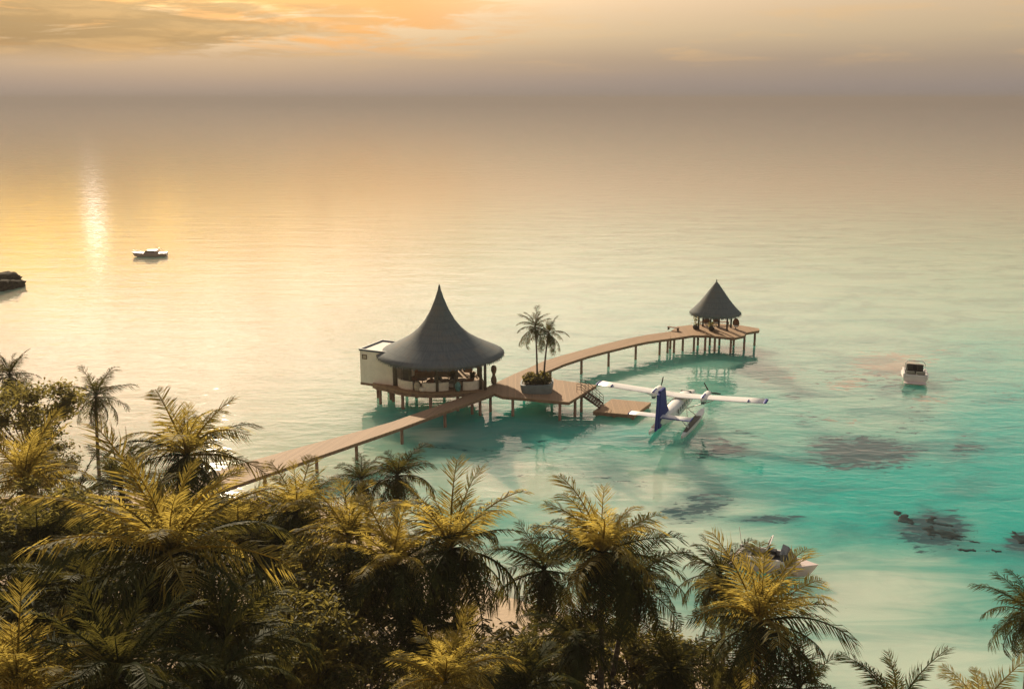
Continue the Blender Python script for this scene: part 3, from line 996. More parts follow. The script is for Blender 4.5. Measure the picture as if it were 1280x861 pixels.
# palms: crown centre and size as seen, height of the crown above the sea
P = 'palm'
palm(12, 468, 78, 11.5, 'palm cut by the left edge, highest in the picture, behind the broadleaf tree', 1, 'spread', 16)
palm(120, 494, 84, 9.5, 'slender lone palm with bare trunk standing clear against the water at upper left', 2, 'spread', 14, lean=.8, dead=2)
palm(234, 568, 180, 14, 'palm whose long arching frond points right above the start of the boardwalk', 3, 'spread', 22, tone='mixed')
palm(32, 600, 150, 14, 'golden palm with upright fronds below the left broadleaf tree', 4, 'upright', 17, tone='backlit')
palm(212, 690, 290, 16, 'largest golden palm, tall feathery fronds in the left foreground', 5, 'spread', 30, tone='mixed', dead=4)
palm(150, 606, 115, 9, 'small pale palm at the foot of the slender lone palm', 6, 'upright', 15)
palm(372, 640, 150, 12, 'palm with golden top fronds overlapping the boardwalk below its left stretch', 7, 'spread', 24, tone='mixed')
palm(497, 594, 105, 10.5, 'right one of two touching dark palms just under the boardwalk', 8, 'round', 20)
palm(452, 600, 85, 10, 'left one of two touching dark palms just under the boardwalk', 9, 'spread', 18)
palm(436, 672, 150, 12.5, 'golden upright palm below the two dark palms by the boardwalk', 10, 'upright', 18, tone='backlit')
palm(563, 684, 215, 12.5, 'palm with wide dark crown whose right fronds reach over the pale beach', 11, 'spread', 26, tone='mixed', dead=4)
palm(492, 706, 180, 12.5, 'dense dark palm left of the wide crown near the picture centre', 12, 'spread', 24, tone='mixed')
palm(680, 712, 155, 9.5, 'open palm with drooping left fronds beside the beach gap', 13, 'round', 20)
palm(752, 690, 185, 12.5, 'tall dense palm with a hanging dark skirt right of the beach gap', 14, 'spread', 30, tone='mixed', dead=9)
palm(792, 724, 150, 10, 'shaded palm tucked behind the right side of the dense skirted palm', 15, 'round', 24, dead=5)
palm(900, 716, 125, 8.5, 'dark palm in front of the moored boat near the shore', 16, 'round', 22, dead=4)
palm(948, 778, 205, 9, 'golden feathery palm standing alone at lower right of centre', 17, 'spread', 28, tone='mixed', dead=4)
palm(1290, 765, 118, 10, 'dark palm cut by the right edge over the shallow water', 18, 'round', 22)
palm(1122, 885, 145, 9.5, 'palm at the bottom edge with two upright fronds over the shallows', 19, 'spread', 16)
palm(1225, 885, 120, 7, 'low palm barely rising over the bottom edge at right', 20, 'spread', 14, tone='backlit')
palm(22, 862, 190, 15, 'golden palm in the bottom left corner', 21, 'upright', 18, tone='backlit')
palm(556, 850, 165, 11.5, 'golden young palm with upright fronds at the bottom centre', 22, 'upright', 18, tone='backlit', dead=1)
palm(402, 838, 105, 10.5, 'small golden palm at the bottom, left of the young palm', 23, 'upright', 14, tone='backlit', dead=1)
palm(280, 800, 210, 13, 'dark palm with long arched fronds below the largest palm', 24, 'spread', 24)
palm(108, 745, 215, 14, 'dark palm in shade left of the largest palm', 25, 'round', 24)
palm(50, 690, 150, 13, 'shaded palm behind the left edge thicket', 26, 'spread', 20)
palm(335, 690, 140, 10.5, 'dark palm in shade right of the largest palm', 27, 'round', 22)
palm(150, 842, 240, 15.5, 'dark drooping palm at the bottom, left foreground', 28, 'spread', 24)
palm(18, 770, 170, 14, 'shaded palm at the left edge above the bottom corner palm', 29, 'spread', 20)
palm(298, 668, 120, 11, 'golden palm between the largest palm and the boardwalk', 30, 'upright', 17, tone='backlit')
palm(655, 862, 130, 8.5, 'low dark palm at the bottom under the beach gap', 31, 'upright', 15)
palm(1000, 860, 140, 6, 'low dark palm at the bottom right of the golden lone palm', 32, 'spread', 16)

palm(92, 640, 130, 11.5, 'shaded palm behind the golden upright palm at the left', 41, 'spread', 20)
palm(268, 850, 170, 14, 'dark palm at the bottom edge right of the drooping palm', 42, 'spread', 22)
palm(525, 790, 150, 9.5, 'shaded palm above the golden young palm at the bottom centre', 44, 'spread', 20)
palm(722, 800, 140, 8.5, 'shaded palm below the dense skirted palm', 45, 'round', 20)
palm(838, 838, 130, 6.5, 'low shaded palm at the bottom left of the golden lone palm', 46, 'spread', 18)
# broadleaf trees
def broad_crown(name, seed, nleaf, flat=0.75, leaf=0.055):
    """leaf clumps spread through a unit sphere; returns mesh and the limb tips"""
    rnd = random.Random(seed)
    mb = MB()
    tips = []
    ncl = 46
    for i in range(ncl):
        while True:
            v = Vector((rnd.uniform(-1, 1), rnd.uniform(-1, 1), rnd.uniform(-.7, 1)))
            if 0.35 < v.length < 1.0:
                break
        v = v * rnd.uniform(.8, 1.1)
        v.z *= flat
        tips.append(v)
        r = rnd.uniform(.14, .30)
        for k in range(nleaf // ncl):
            w = Vector((rnd.gauss(0, 1), rnd.gauss(0, 1), rnd.gauss(0, .7))) * r * .55
            p = v + w
            n_ = Vector((rnd.gauss(0, .7), rnd.gauss(0, .7), 1)).normalized()
            u_ = n_.orthogonal().normalized()
            u_.rotate(Matrix.Rotation(rnd.uniform(0, 6.28), 3, n_))
            s_ = n_.cross(u_)
            l = leaf * rnd.uniform(.7, 1.3)
            mb.add([p - u_ * l, p + s_ * l * .42 + n_ * l * .1, p + u_ * l - n_ * l * .25, p - s_ * l * .42 + n_ * l * .1], [(0, 1, 2, 3)])
    me_ = bpy.data.meshes.new(name)
    me_.from_pydata(mb.v, [], mb.f)
    me_.materials.append(M['leaf'])
    me_.update()
    return me_, tips
BC = [broad_crown('crown', 3, 5200), broad_crown('crown', 8, 5200, .65), broad_crown('crown', 21, 4200, .9, .07)]
def broad_tree(px, py, dia_px, z, label, v, seed, squash=0.85):
    rnd = random.Random(seed)
    c = pix(px, py, z)
    dist = (c - Vector((0, 0, CAM_Z))).length
    rad = dia_px * dist / FPX * .5
    gz = ground_z(c.x, c.y) - 0.1
    root = thing('broadleaf_tree', label, 'tree', (c.x, c.y, gz), rnd.uniform(0, 6.28), 'broadleaf trees among the palms')
    me_, tips = BC[v]
    o = bpy.data.objects.new('crown', me_)
    COL.objects.link(o)
    o.parent = root
    o.location = (0, 0, z - gz)
    o.scale = (rad, rad, rad * squash)
    mb = MB(); mb.smooth = True
    H = z - gz
    fork = Vector((0, 0, max(0.8, H - rad * .75)))
    mb.tube([(0, 0, 0), (0.1, 0.05, fork.z * .5), fork], [.26, .2, .15], 8)
    for tip in tips[::2]:
        e = Vector((tip.x * rad, tip.y * rad, H + tip.z * rad * squash))
        mid = fork.lerp(e, .5) + Vector((0, 0, -.12 * rad))
        mb.tube([fork, mid, e], [.09, .05, .015], 5, caps=False)
    mb.build('trunk', M['bark'], root)
broad_tree(28, 516, 122, 10.5, 'tall airy broadleaf tree at the left edge with sparse outer twigs', 0, 1)
broad_tree(58, 578, 80, 7, 'smaller broadleaf tree right below the tall airy one at left', 1, 2)
broad_tree(44, 668, 140, 13, 'shrubby broadleaf tree with pale lit leaves at the left edge', 2, 3)
broad_tree(412, 730, 165, 11, 'shaded leafy broadleaf tree between the dark palms at lower centre left', 1, 4)
broad_tree(362, 806, 145, 11, 'low broadleaf tree with bright leaf tips near the bottom left of centre', 2, 5)
broad_tree(445, 846, 150, 9.5, 'leafy broadleaf tree on the bottom edge under the dark trunks', 0, 6)
broad_tree(350, 655, 90, 7.5, 'small broadleaf tree below the golden topped palm', 1, 7)
broad_tree(690, 820, 120, 4.0, 'bushy broadleaf tree on the sand under the open palm', 2, 8)
broad_tree(800, 812, 130, 4.5, 'dark bushy broadleaf tree under the dense skirted palm', 1, 9)
broad_tree(875, 850, 120, 3.8, 'bushy broadleaf tree left of the golden lone palm at the bottom', 0, 10)
broad_tree(262, 660, 100, 9.5, 'leafy broadleaf tree behind the largest palm', 0, 11)
broad_tree(120, 660, 130, 10, 'shaded broadleaf tree left of the largest palm, under the slender palm', 1, 12)
broad_tree(610, 845, 90, 4.5, 'small bushy broadleaf tree right of the young golden palm', 2, 13)

# undergrowth that fills the ground under the palms
rnd = random.Random(99)
mb = MB()
cnt = 0
cl = []
while len(cl) < 620:
    x = rnd.uniform(-75, 24); y = rnd.uniform(20, 108)
    d = float(shore(x)) - y
    if d < 4.5:
        continue
    if x > -14 and y > 50 and d < 9:
        continue
    hmax = 1.2 + min(4.5, (d - 4.5) * 0.32)
    cl.append((x, y, rnd.uniform(.5, 1.0) * hmax, rnd.uniform(1.0, 1.9)))
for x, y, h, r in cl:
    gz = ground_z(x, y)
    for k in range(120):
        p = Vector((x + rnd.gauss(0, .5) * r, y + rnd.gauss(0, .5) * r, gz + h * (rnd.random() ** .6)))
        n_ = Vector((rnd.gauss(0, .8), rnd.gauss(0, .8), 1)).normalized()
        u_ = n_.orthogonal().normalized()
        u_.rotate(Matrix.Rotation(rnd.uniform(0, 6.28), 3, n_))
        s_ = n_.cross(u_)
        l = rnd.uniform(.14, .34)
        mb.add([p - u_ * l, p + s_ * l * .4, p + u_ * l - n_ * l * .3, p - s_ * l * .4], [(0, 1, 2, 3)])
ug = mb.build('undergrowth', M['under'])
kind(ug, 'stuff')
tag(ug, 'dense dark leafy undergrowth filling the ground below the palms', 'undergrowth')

# planter with shrub and two palms on the platform
pc = pix(671.5, 492, DZ + .012)
pl = thing('planter', 'blue grey rectangular planter box on the timber platform', 'planter', (pc.x, pc.y + 1.2, DZ + .014), R(-4))
mb = MB()
w, d_, h = 1.75, 1.45, 1.0
n = 28
ring = lambda k, z, dz=0: [(math.copysign(abs(math.cos(2 * PI * i / n)) ** .45, math.cos(2 * PI * i / n)) * w * k,
                            math.copysign(abs(math.sin(2 * PI * i / n)) ** .45, math.sin(2 * PI * i / n)) * d_ * k,
                            z + dz * math.cos(2 * PI * i / n)) for i in range(n)]
mb.smooth = False
mb.loft([ring(.94, 0), ring(1.0, .5), ring(1.03, 1.0, .12), ring(.93, 1.0, .12), ring(.92, .8)])
mb.build('box', M['planter'], pl)
MB().loft([ring(.9, .7), ring(.9, .82)]).build('soil', M['darkwood'], pl)
sh = thing('planter_shrub', 'dense dark shrub with yellow tips filling the platform planter', 'shrub', (pc.x, pc.y + 1.2, DZ + .84))
rnd = random.Random(5)
mb = MB()
for k in range(1900):
    a = rnd.uniform(0, 6.28); rr = rnd.random() ** .5
    p = Vector((math.cos(a) * rr * 1.55, math.sin(a) * rr * 1.25, 0.05 + rnd.random() ** .7 * (1.0 + .25 * math.sin(a * 3)) * (1.1 - .45 * rr * rr)))
    n_ = Vector((rnd.gauss(0, .8), rnd.gauss(0, .8), 1)).normalized()
    u_ = n_.orthogonal().normalized(); u_.rotate(Matrix.Rotation(rnd.uniform(0, 6.28), 3, n_))
    s_ = n_.cross(u_); l = rnd.uniform(.09, .2)
    mb.add([p - u_ * l, p + s_ * l * .45, p + u_ * l, p - s_ * l * .45], [(0, 1, 2, 3)])
mb.build('foliage', M['leaf'], sh)
mb = MB()
for k in range(9):
    a = k * .7
    mb.tube([(0.3 * math.cos(a), .3 * math.sin(a), -.02), (0.9 * math.cos(a), .8 * math.sin(a), .7)], [.03, .012], 5)
mb.build('stem', M['bark'], sh)
def deck_palm(bx, by, tx, ty, zz, dm, label, seed):
    b0 = pix(bx, by, DZ + .9)
    root = palm(tx, ty, 50, zz, label, seed, 'round', 17, lean=0.0, ground=DZ + .84, dead=2, dia_m=dm, group='pair of palms in the platform planter', trunk_r=0.13)
    return root
q1 = pix(669.5, 481, DZ + .9); q2 = pix(680, 480, DZ + .9)
def at_depth(px, py, yd):
    rx, ru = (px - 640) / FPX, (430.5 - py) / FPX
    p = R(PITCH)
    d = Vector((rx, math.cos(p) + ru * math.sin(p), -math.sin(p) + ru * math.cos(p)))
    return Vector((0, 0, CAM_Z)) + d * (yd / d.y)
ta = at_depth(669, 408, pc.y + 1.0)
tb = at_depth(686, 416, pc.y + 1.5)
palm(669, 408, 50, ta.z, 'taller left palm of the pair growing from the platform planter', 61, 'spread', 12, lean=0.25, ground=DZ + .84, dead=2, dia_m=4.6, group='pair of palms in the platform planter', trunk_r=0.12)
palm(686, 416, 50, tb.z, 'shorter right palm of the pair growing from the platform planter', 66, 'spread', 12, lean=0.5, ground=DZ + .84, dead=2, dia_m=4.4, group='pair of palms in the platform planter', trunk_r=0.12)

# ------------------------------------------------------------------ small pavilion
PE = DZ + 2.75
vc = pix(894, 391.5, PE)
pv = thing('conical_pavilion', 'small open pavilion with a pointed grey thatched cone roof at the jetty end', 'pavilion', (vc.x, vc.y, 0))
PR = 31.2 * (vc - Vector((0, 0, CAM_Z))).length / FPX
PH = 4.25
pp = [(PR * .97, PE - .02), (PR, PE + .05)] + [(PR * (1 - f) * (1 - .09 * math.sin(PI * f)) + .02, PE + .12 + PH * f) for f in [i / 14 for i in range(15)]]
mb = MB(); mb.smooth = True
mb.lathe(pp, n=72, wob=lambda a, j: .006 * math.sin(a * 31 + j) if j < 4 else 0)
prf = mb.build('roof', M['thatch'], pv)
mb = MB(); mb.smooth = True
mb.lathe([(PR * .96, PE - .01), (PR * .5, PE + 1.2), (.05, PE + 2.9)], n=36)
mb.build('ceiling', M['thatch_under'], pv)
mb = MB(); mb.lathe([(.09, PE + PH + .1), (.05, PE + PH + .3), (.01, PE + PH + .42)], n=10)
mb.build('finial', M['thatch'], prf)
eave_fringe(prf, PR, PE, 420, 5)
DZ2 = DZ + .012
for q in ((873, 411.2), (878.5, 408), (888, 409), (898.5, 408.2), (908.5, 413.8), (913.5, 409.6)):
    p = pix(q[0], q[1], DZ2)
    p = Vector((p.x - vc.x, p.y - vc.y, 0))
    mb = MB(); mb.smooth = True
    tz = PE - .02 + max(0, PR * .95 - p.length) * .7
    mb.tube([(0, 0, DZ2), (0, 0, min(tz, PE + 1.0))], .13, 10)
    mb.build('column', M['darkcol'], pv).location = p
def egg_chair(px, py, rz, mm, label):
    t_ = thing('egg_chair', label, 'chair', world(px, py, DZ2), rz, 'egg chairs under the small pavilion')
    mb = MB(); mb.smooth = True
    rings = []
    for i in range(11):
        f = i / 10
        z = .25 + 1.25 * f
        w = .48 * math.sin(PI * (0.12 + .80 * f)) ** .7
        ring_ = []
        for k in range(12):
            a = PI * k / 11
            ring_.append((w * math.cos(a), w * .9 * math.sin(a), z))
        for k in range(12):
            a = PI * (11 - k) / 11
            ring_.append((w * .9 * math.cos(a), w * .8 * math.sin(a), z))
        rings.append(ring_)
    mb.loft(rings)
    mb.build('shell', M[mm], t_)
    mb = MB(); mb.smooth = True
    mb.lathe([(.3, .35), (.4, .42), (.36, .52), (.01, .55)], n=18)
    mb.build('cushion', M['fabric'], t_)
    mb = MB(); mb.lathe([(.34, 0), (.34, .04), (.06, .07), (.06, .36)], n=18)
    mb.build('stand', M['darkwood'], t_)
egg_chair(895, 407.5, R(20), 'rattan', 'tan egg chair left of the fourth pavilion column')
egg_chair(919.5, 411.5, R(-35), 'rattan', 'tan egg chair right of the pavilion columns')
egg_chair(883.5, 408.5, R(30), 'rattan', 'tan egg chair between the left pavilion columns')
def lounge_bench(px, py, rz, label):
    t_ = thing('low_bench', label, 'bench', world(px, py, DZ2), rz, 'benches on the pavilion deck')
    MB().box((0, 0, .42), (1.6, .5, .08)).build('seat', M['fascia'], t_)
    for x in (-.7, .7):
        MB().box((x, 0, .19), (.08, .46, .38)).build('leg', M['darkwood'], t_)
lounge_bench(882, 405.8, 0, 'low dark bench at the back left of the small pavilion')
lounge_bench(904, 406, 0, 'low dark bench at the back right of the small pavilion')
lounge_bench(841.5, 412.8, R(-35), 'timber bench on the left corner of the pavilion deck')
def deck_plant(px, py, h, sd_, label, tall=False):
    t_ = thing('potted_plant', label, 'plant', world(px, py, DZ2), 0, 'potted plants on the pavilion deck')
    mb = MB(); mb.smooth = True
    mb.lathe([(.3, 0), (.42, .3), (.4, .55), (.34, .55), (.3, .48), (.01, .48)], n=18)
    mb.build('pot', M['black'], t_)
    r_ = random.Random(sd_)
    mb = MB()
    if tall:
        mb.tube([(0, 0, .48), (-.05, 0, 1.2), (.05, 0, 1.7)], [.03, .025, .015], 6)
    for k in range(90):
        z = .6 + r_.random() * (h - .6)
        rr = .45 if not tall else .38
        p = Vector((r_.gauss(0, .5) * rr, r_.gauss(0, .5) * rr, z))
        n_ = Vector((r_.gauss(0, .8), r_.gauss(0, .8), 1)).normalized()
        u_ = n_.orthogonal().normalized(); u_.rotate(Matrix.Rotation(r_.uniform(0, 6.28), 3, n_))
        s_ = n_.cross(u_); l = r_.uniform(.10, .2)
        mb.add([p - u_ * l, p + s_ * l * .45, p + u_ * l, p - s_ * l * .45], [(0, 1, 2, 3)])
    mb.build('foliage', M['leaf'], t_)
deck_plant(869.5, 411.2, 1.9, 1, 'tall sprigged plant in a dark pot left of the first pavilion column', True)
deck_plant(889, 413.2, 1.2, 2, 'bushy plant in a dark pot in front of the pavilion columns')

# ------------------------------------------------------------------ seaplane
sp_ = pix(845, 523, 1.0)
PRZ = R(-23)          # heading: nose away from the camera and to the right
pln = thing('seaplane', 'white twin engined seaplane with a navy blue tail fin moored by the landing stage', 'seaplane', (sp_.x, sp_.y, 0), PRZ)
pln.scale = (.94, .94, .94)
# local axes: +Y nose, +X right wing
FZ = 2.35
def ell(y, w, h, z, n=20, p=2.4):
    r_ = []
    for k in range(n):
        a = 2 * PI * k / n
        c_, s_ = math.cos(a), math.sin(a)
        r_.append((math.copysign(abs(c_) ** (2 / p), c_) * w, y, z + math.copysign(abs(s_) ** (2 / p), s_) * h))
    return r_[::-1]
mb = MB(); mb.smooth = True
mb.loft([ell(-7.4, .12, .22, FZ + .45), ell(-6.2, .34, .45, FZ + .32), ell(-4.2, .58, .70, FZ + .14), ell(-2.2, .78, .86, FZ), ell(2.6, .80, .86, FZ),
         ell(4.0, .80, .82, FZ - .02), ell(4.9, .74, .68, FZ - .08), ell(6.0, .62, .52, FZ - .18), ell(7.2, .42, .36, FZ - .25), ell(8.0, .2, .2, FZ - .28), ell(8.3, .06, .08, FZ - .28)])
body = mb.build('fuselage', M['white'], pln)
for s in (-1, 1):
    for k in range(6):
        MB().box((s * .795, -2.2 + k * .95, FZ + .28), (.04, .42, .46)).build('window', M['glass'], body)
mb = MB()
mb.add([(-.66, 4.35, FZ + .50), (.66, 4.35, FZ + .50), (.52, 5.15, FZ + .30), (-.52, 5.15, FZ + .30), (-.6, 4.2, FZ + .80), (.6, 4.2, FZ + .80), (.4, 4.95, FZ + .46), (-.4, 4.95, FZ + .46)],
       [(3, 2, 1, 0), (4, 5, 6, 7), (0, 1, 5, 4), (1, 2, 6, 5), (2, 3, 7, 6), (3, 0, 4, 7)])
mb.build('windscreen', M['glass'], body)
def foil(x, y0, chord, thick, z, n=14):
    r_ = []
    for k in range(n):
        a = 2 * PI * k / n
        cx_ = (math.cos(a) * .5)
        th = math.sin(a) * thick * (0.5 + .5 * (cx_ + .5)) ** .6
        r_.append((x, y0 + cx_ * chord, z + th))
    return r_
WZ = FZ + .98
HS = 9.5
mb = MB(); mb.smooth = True
mb.loft([foil(x, 1.3, 1.95, .13, WZ + abs(x) * .045) for x in np.linspace(-HS + .35, HS - .35, 13)])
wing = mb.build('wing', M['white'], pln)
for s in (-1, 1):
    mb = MB(); mb.smooth = True
    rr = [foil(s * x, 1.3, ch, th, WZ + x * .045) for x, ch, th in ((HS - .348, 1.97, .135), (HS - .1, 1.85, .12), (HS, 1.5, .05))]
    mb.loft(rr if s > 0 else rr)
    mb.build('wing_tip', M['navy'], wing)
    MB().box((s * (HS - 1.9), .62, WZ + (HS - 1.9) * .045 + .12), (.08, .75, .16)).build('fence', M['navy'], wing)
    # engine
    ex = s * 2.75
    mb = MB(); mb.smooth = True
    mb.loft([ell(-.1, .12, .16, WZ + .12, 14), ell(.8, .34, .36, WZ + .05, 14), ell(2.4, .40, .42, WZ, 14), ell(3.3, .33, .36, WZ, 14), ell(3.55, .2, .2, WZ, 14)])
    for v in range(len(mb.v)):
        mb.v[v] = (mb.v[v][0] + ex, mb.v[v][1], mb.v[v][2])
    eng = mb.build('engine', M['white'], pln)
    MB().box((ex, 1.2, WZ - .32), (.34, 1.6, .22)).build('exhaust', M['slate'], eng)
    MB().box((ex, .9, WZ + .40), (.16, 1.5, .10)).build('cowl_stripe', M['navy'], eng)
    mb = MB(); mb.smooth = True
    mb.loft([ell(3.55, .19, .19, WZ, 12, 2), ell(3.8, .13, .13, WZ, 12, 2), ell(3.98, .03, .03, WZ, 12, 2)])
    for v in range(len(mb.v)):
        mb.v[v] = (mb.v[v][0] + ex, mb.v[v][1], mb.v[v][2])
    pr = mb.build('propeller', M['slate'], pln)
    for k in range(3):
        a = R(100 + 120 * k + 20 * s)
        d = Vector((math.cos(a), 0, math.sin(a)))
        pq = Vector((-math.sin(a), .35, math.cos(a))).normalized()
        o = Vector((ex, 3.7, WZ))
        w = .085
        vs = [o + d * .12 - pq * .05, o + d * .12 + pq * .05, o + d * .7 + pq * w, o + d * 1.27 + pq * .06, o + d * 1.27 - pq * .06, o + d * .7 - pq * w]
        off = Vector((0, .025, 0))
        mb = MB()
        mb.add([v + off for v in vs] + [v - off for v in vs], [(0, 1, 2, 3, 4, 5), (11, 10, 9, 8, 7, 6)] + [(i, (i + 1) % 6 + 0, (i + 1) % 6 + 6, i + 6) for i in range(6)])
        mb.build('blade', M['black'], pr)
    # wing strut
    MB().tube([(s * .8, 1.5, FZ - .45), (s * 4.3, 1.3, WZ + .10)], .05, 8).build('strut', M['white'], pln)
    # float
    fx = s * 1.75
    def fsec(y, w, top, keel):
        return [(fx - w, y, top), (fx - w, y, top - .28), (fx, y, keel), (fx + w, y, top - .28), (fx + w, y, top)]
    mb = MB()
    mb.loft([fsec(-4.4, .10, .68, .35), fsec(-2.6, .26, .66, -.02), fsec(-.2, .38, .64, -.26), fsec(-.15, .40, .64, -.38), fsec(3.0, .42, .66, -.36), fsec(4.8, .32, .78, -.05), fsec(5.7, .08, .88, .55)])
    fl = mb.build('float', M['white'], pln)
    mb = MB()
    mb.add([(fx - .22, -3.0, .675), (fx + .22, -3.0, .675), (fx + .38, 3.0, .70), (fx - .38, 3.0, .70), (fx - .22, -3.0, .72), (fx + .22, -3.0, .72), (fx + .38, 3.0, .745), (fx - .38, 3.0, .745)],
           [(0, 3, 2, 1), (4, 5, 6, 7), (0, 1, 5, 4), (1, 2, 6, 5), (2, 3, 7, 6), (3, 0, 4, 7)])
    mb.build('walkway', M['black'], fl)
    mb = MB()
    for y in (-1.6, 2.8):
        mb.tube([(fx, y, .7), (s * .6, y * .85, FZ - .65)], .05, 8)
    mb.tube([(fx, -1.6, .7), (s * .6, 2.3, FZ - .65)], .035, 8)
    mb.build('float_strut', M['white'], fl)
# tail
def plate(outline, t_, axis):
    mb = MB()
    if axis == 'x':
        a_ = [(-t_, y, z) for y, z in outline]; b_ = [(t_, y, z) for y, z in outline]
    n_ = len(outline)
    mb.add(a_ + b_, [tuple(range(n_)), tuple(range(n_, 2 * n_))[::-1]] + [(i, n_ + i, n_ + (i + 1) % n_, (i + 1) % n_) for i in range(n_)])
    return mb
fin = plate([(-3.8, FZ + .75), (-4.8, FZ + 1.7), (-5.6, FZ + 3.75), (-7.5, FZ + 3.85), (-7.9, FZ + 1.0), (-7.7, FZ - .15), (-6.9, FZ - .2), (-6.1, FZ + .4)], .15, 'x').build('tail_fin', M['navy'], pln, bevel=.05)
plate([(-7.53, FZ + 3.6), (-8.15, FZ + 3.55), (-8.75, FZ - .1), (-7.92, FZ - .1)], .09, 'x').build('rudder', M['navy'], fin)
mb = MB(); mb.smooth = True
mb.loft([foil(x, -6.9, 1.35, .08, FZ + 1.0, 12) for x in np.linspace(-3.2, 3.2, 7)])
hs = mb.build('tailplane', M['white'], pln)
for s in (-1, 1):
    MB().box((s * 3.24, -6.9, FZ + 1.0), (.08, 1.3, .14)).build('tip_stripe', M['navy'], hs)
MB().box((1.75, -7.55, FZ + 1.02), (2.8, .18, .07)).build('elevator_stripe', M['navy'], hs)

# ------------------------------------------------------------------ boats
def boat_hull(mb, Lb, Bm, fb, draft=.35, n=15, flare=.75):
    rings = []
    for i in range(n):
        f = i / (n - 1)
        y = -Lb / 2 + Lb * f
        w = Bm / 2 * (1 - max(0, (f - .45) / .55) ** 2.2) * (0.9 + .1 * min(1, f * 4))
        w = max(w, .03)
        top = fb * (1 + .35 * max(0, f - .3) ** 1.5)
        kz = -draft * (1 - max(0, (f - .75) / .25) ** 2) + (0.55 * fb * max(0, (f - .8) / .2) ** 2)
        ch = .12 * fb
        bk = max(0, (f - .6) / .4) ** 2
        yc, yk = y - .55 * bk, y - 1.05 * bk
        rings.append([(-w, y, top), (-w * flare - .0, yc, ch), (0, yk, kz), (w * flare, yc, ch), (w, y, top), (w * .86, y, top + .02), (-w * .86, y, top + .02)])
    mb.loft(rings)
    return mb
def speedboat(label, loc_, rz_, hullmat, Lb=7.5, Bm=2.7):
    r_ = thing('speedboat', label, 'boat', loc_, rz_, 'small motor boats in the lagoon')
    mb = MB(); boat_hull(mb, Lb, Bm, .85)
    h_ = mb.build('hull', hullmat, r_, bevel=.03)
    # cockpit well (dark floor panel and coaming)
    mb = MB()
    mb.box((0, -1.0, .90), (Bm * .68, 3.0, .06))
    mb.build('cockpit_floor', M['black'], r_)
    mb = MB()
    for s in (-1, 1):
        mb.box((s * Bm * .40, -1.0, 1.06), (.24, 3.4, .40))
    mb.box((0, -2.55, 1.0), (Bm * .74, .26, .30))
    mb.build('coaming', M['gelcoat'], r_, bevel=.06)
    mb = MB()
    for x in (-.55, .55):
        mb.box((x, -2.0, 1.08), (.95, .55, .28))
        mb.box((x, -2.27, 1.30), (.95, .16, .40))
    mb.build('rear_seat', M['greyfab'], r_, bevel=.05)
    for x in (-.55, .55):
        mb = MB()
        mb.box((x, -.35, 1.15), (.62, .55, .45))
        mb.box((x, -.62, 1.62), (.62, .14, .75))
        mb.build('seat', M['black'], r_, bevel=.06)
    mb = MB()
    mb.add([(-1.0, .55, .93), (1.0, .55, .93), (.75, 1.35, .98), (-.75, 1.35, .98), (-.98, .3, 1.75), (.98, .3, 1.75), (.72, .75, 1.72), (-.72, .75, 1.72)],
           [(3, 2, 1, 0), (4, 5, 6, 7), (0, 1, 5, 4), (1, 2, 6, 5), (2, 3, 7, 6), (3, 0, 4, 7)])
    mb.build('windscreen', M['glass'], r_)
    mb = MB()
    for s in (-1, 1):
        mb.tube([(s * 1.15, -.9, .95), (s * 1.1, -.55, 2.1), (s * .8, -.4, 2.35)], .05, 8)
    mb.tube([(-.82, -.4, 2.35), (.82, -.4, 2.35)], .05, 8)
    mb.build('roll_bar', M['gelcoat'], r_)
    MB().box((0, -Lb / 2 - .42, .32), (Bm * .8, .85, .08)).build('swim_platform', M['pink'], r_, bevel=.03)
    mb = MB(); mb.tube([(-1.05, -2.6, .9), (-1.12, -2.9, 2.5)], .025, 6)
    mb.build('flagpole', M['gelcoat'], r_)
    return r_
p = pix(1149, 474, 0.4)
boat = speedboat('open speedboat seen from behind, floating over the pinkish reef at right', (p.x, p.y + 1.6, 0), R(-19), M['gelcoat'], 5.6, 3.1)
p = pix(970, 704, 0.6)
b2 = speedboat('pinkish moored speedboat half hidden behind the palms near the shore', (p.x, p.y, 0), R(-112), M['pink'], 5.8, 2.2)
# cabin cruiser far left
p = pix(187, 319, 0.3)
cr = thing('cabin_cruiser', 'small cabin cruiser far out on the pale sea at upper left', 'boat', (p.x, p.y, 0), R(97))
cr.scale = (.86, .86, .72)
mb = MB(); boat_hull(mb, 8.4, 2.8, 1.15, .4)
mb.build('hull', M['cruiser'], cr, bevel=.03)
mb = MB(); mb.smooth = False
def rect(y, w, z):
    return [(-w, y, z), (w, y, z)]
mb.add([(-1.1, -2.4, 1.2), (1.1, -2.4, 1.2), (1.0, 1.4, 1.25), (-1.0, 1.4, 1.25), (-.95, -1.9, 1.95), (.95, -1.9, 1.95), (.7, .5, 1.98), (-.7, .5, 1.98)],
       [(3, 2, 1, 0), (4, 5, 6, 7), (0, 1, 5, 4), (1, 2, 6, 5), (2, 3, 7, 6), (3, 0, 4, 7)])
mb.build('cabin', M['cruiser'], cr, bevel=.06)
mb = MB()
mb.add([(-1.06, -1.5, 1.5), (1.06, -1.5, 1.5), (.95, 1.05, 1.52), (-.95, 1.05, 1.52), (-1.0, -1.3, 1.86), (1.0, -1.3, 1.86), (.78, .58, 1.88), (-.78, .58, 1.88)],
       [(3, 2, 1, 0), (4, 5, 6, 7), (0, 1, 5, 4), (1, 2, 6, 5), (2, 3, 7, 6), (3, 0, 4, 7)])
mb.build('cabin_window', M['glass'], cr)
mb = MB()
for s in (-1, 1):
    mb.tube([(s * 1.0, -3.3, 1.2), (s * .9, -2.4, 2.5)], .05, 6)
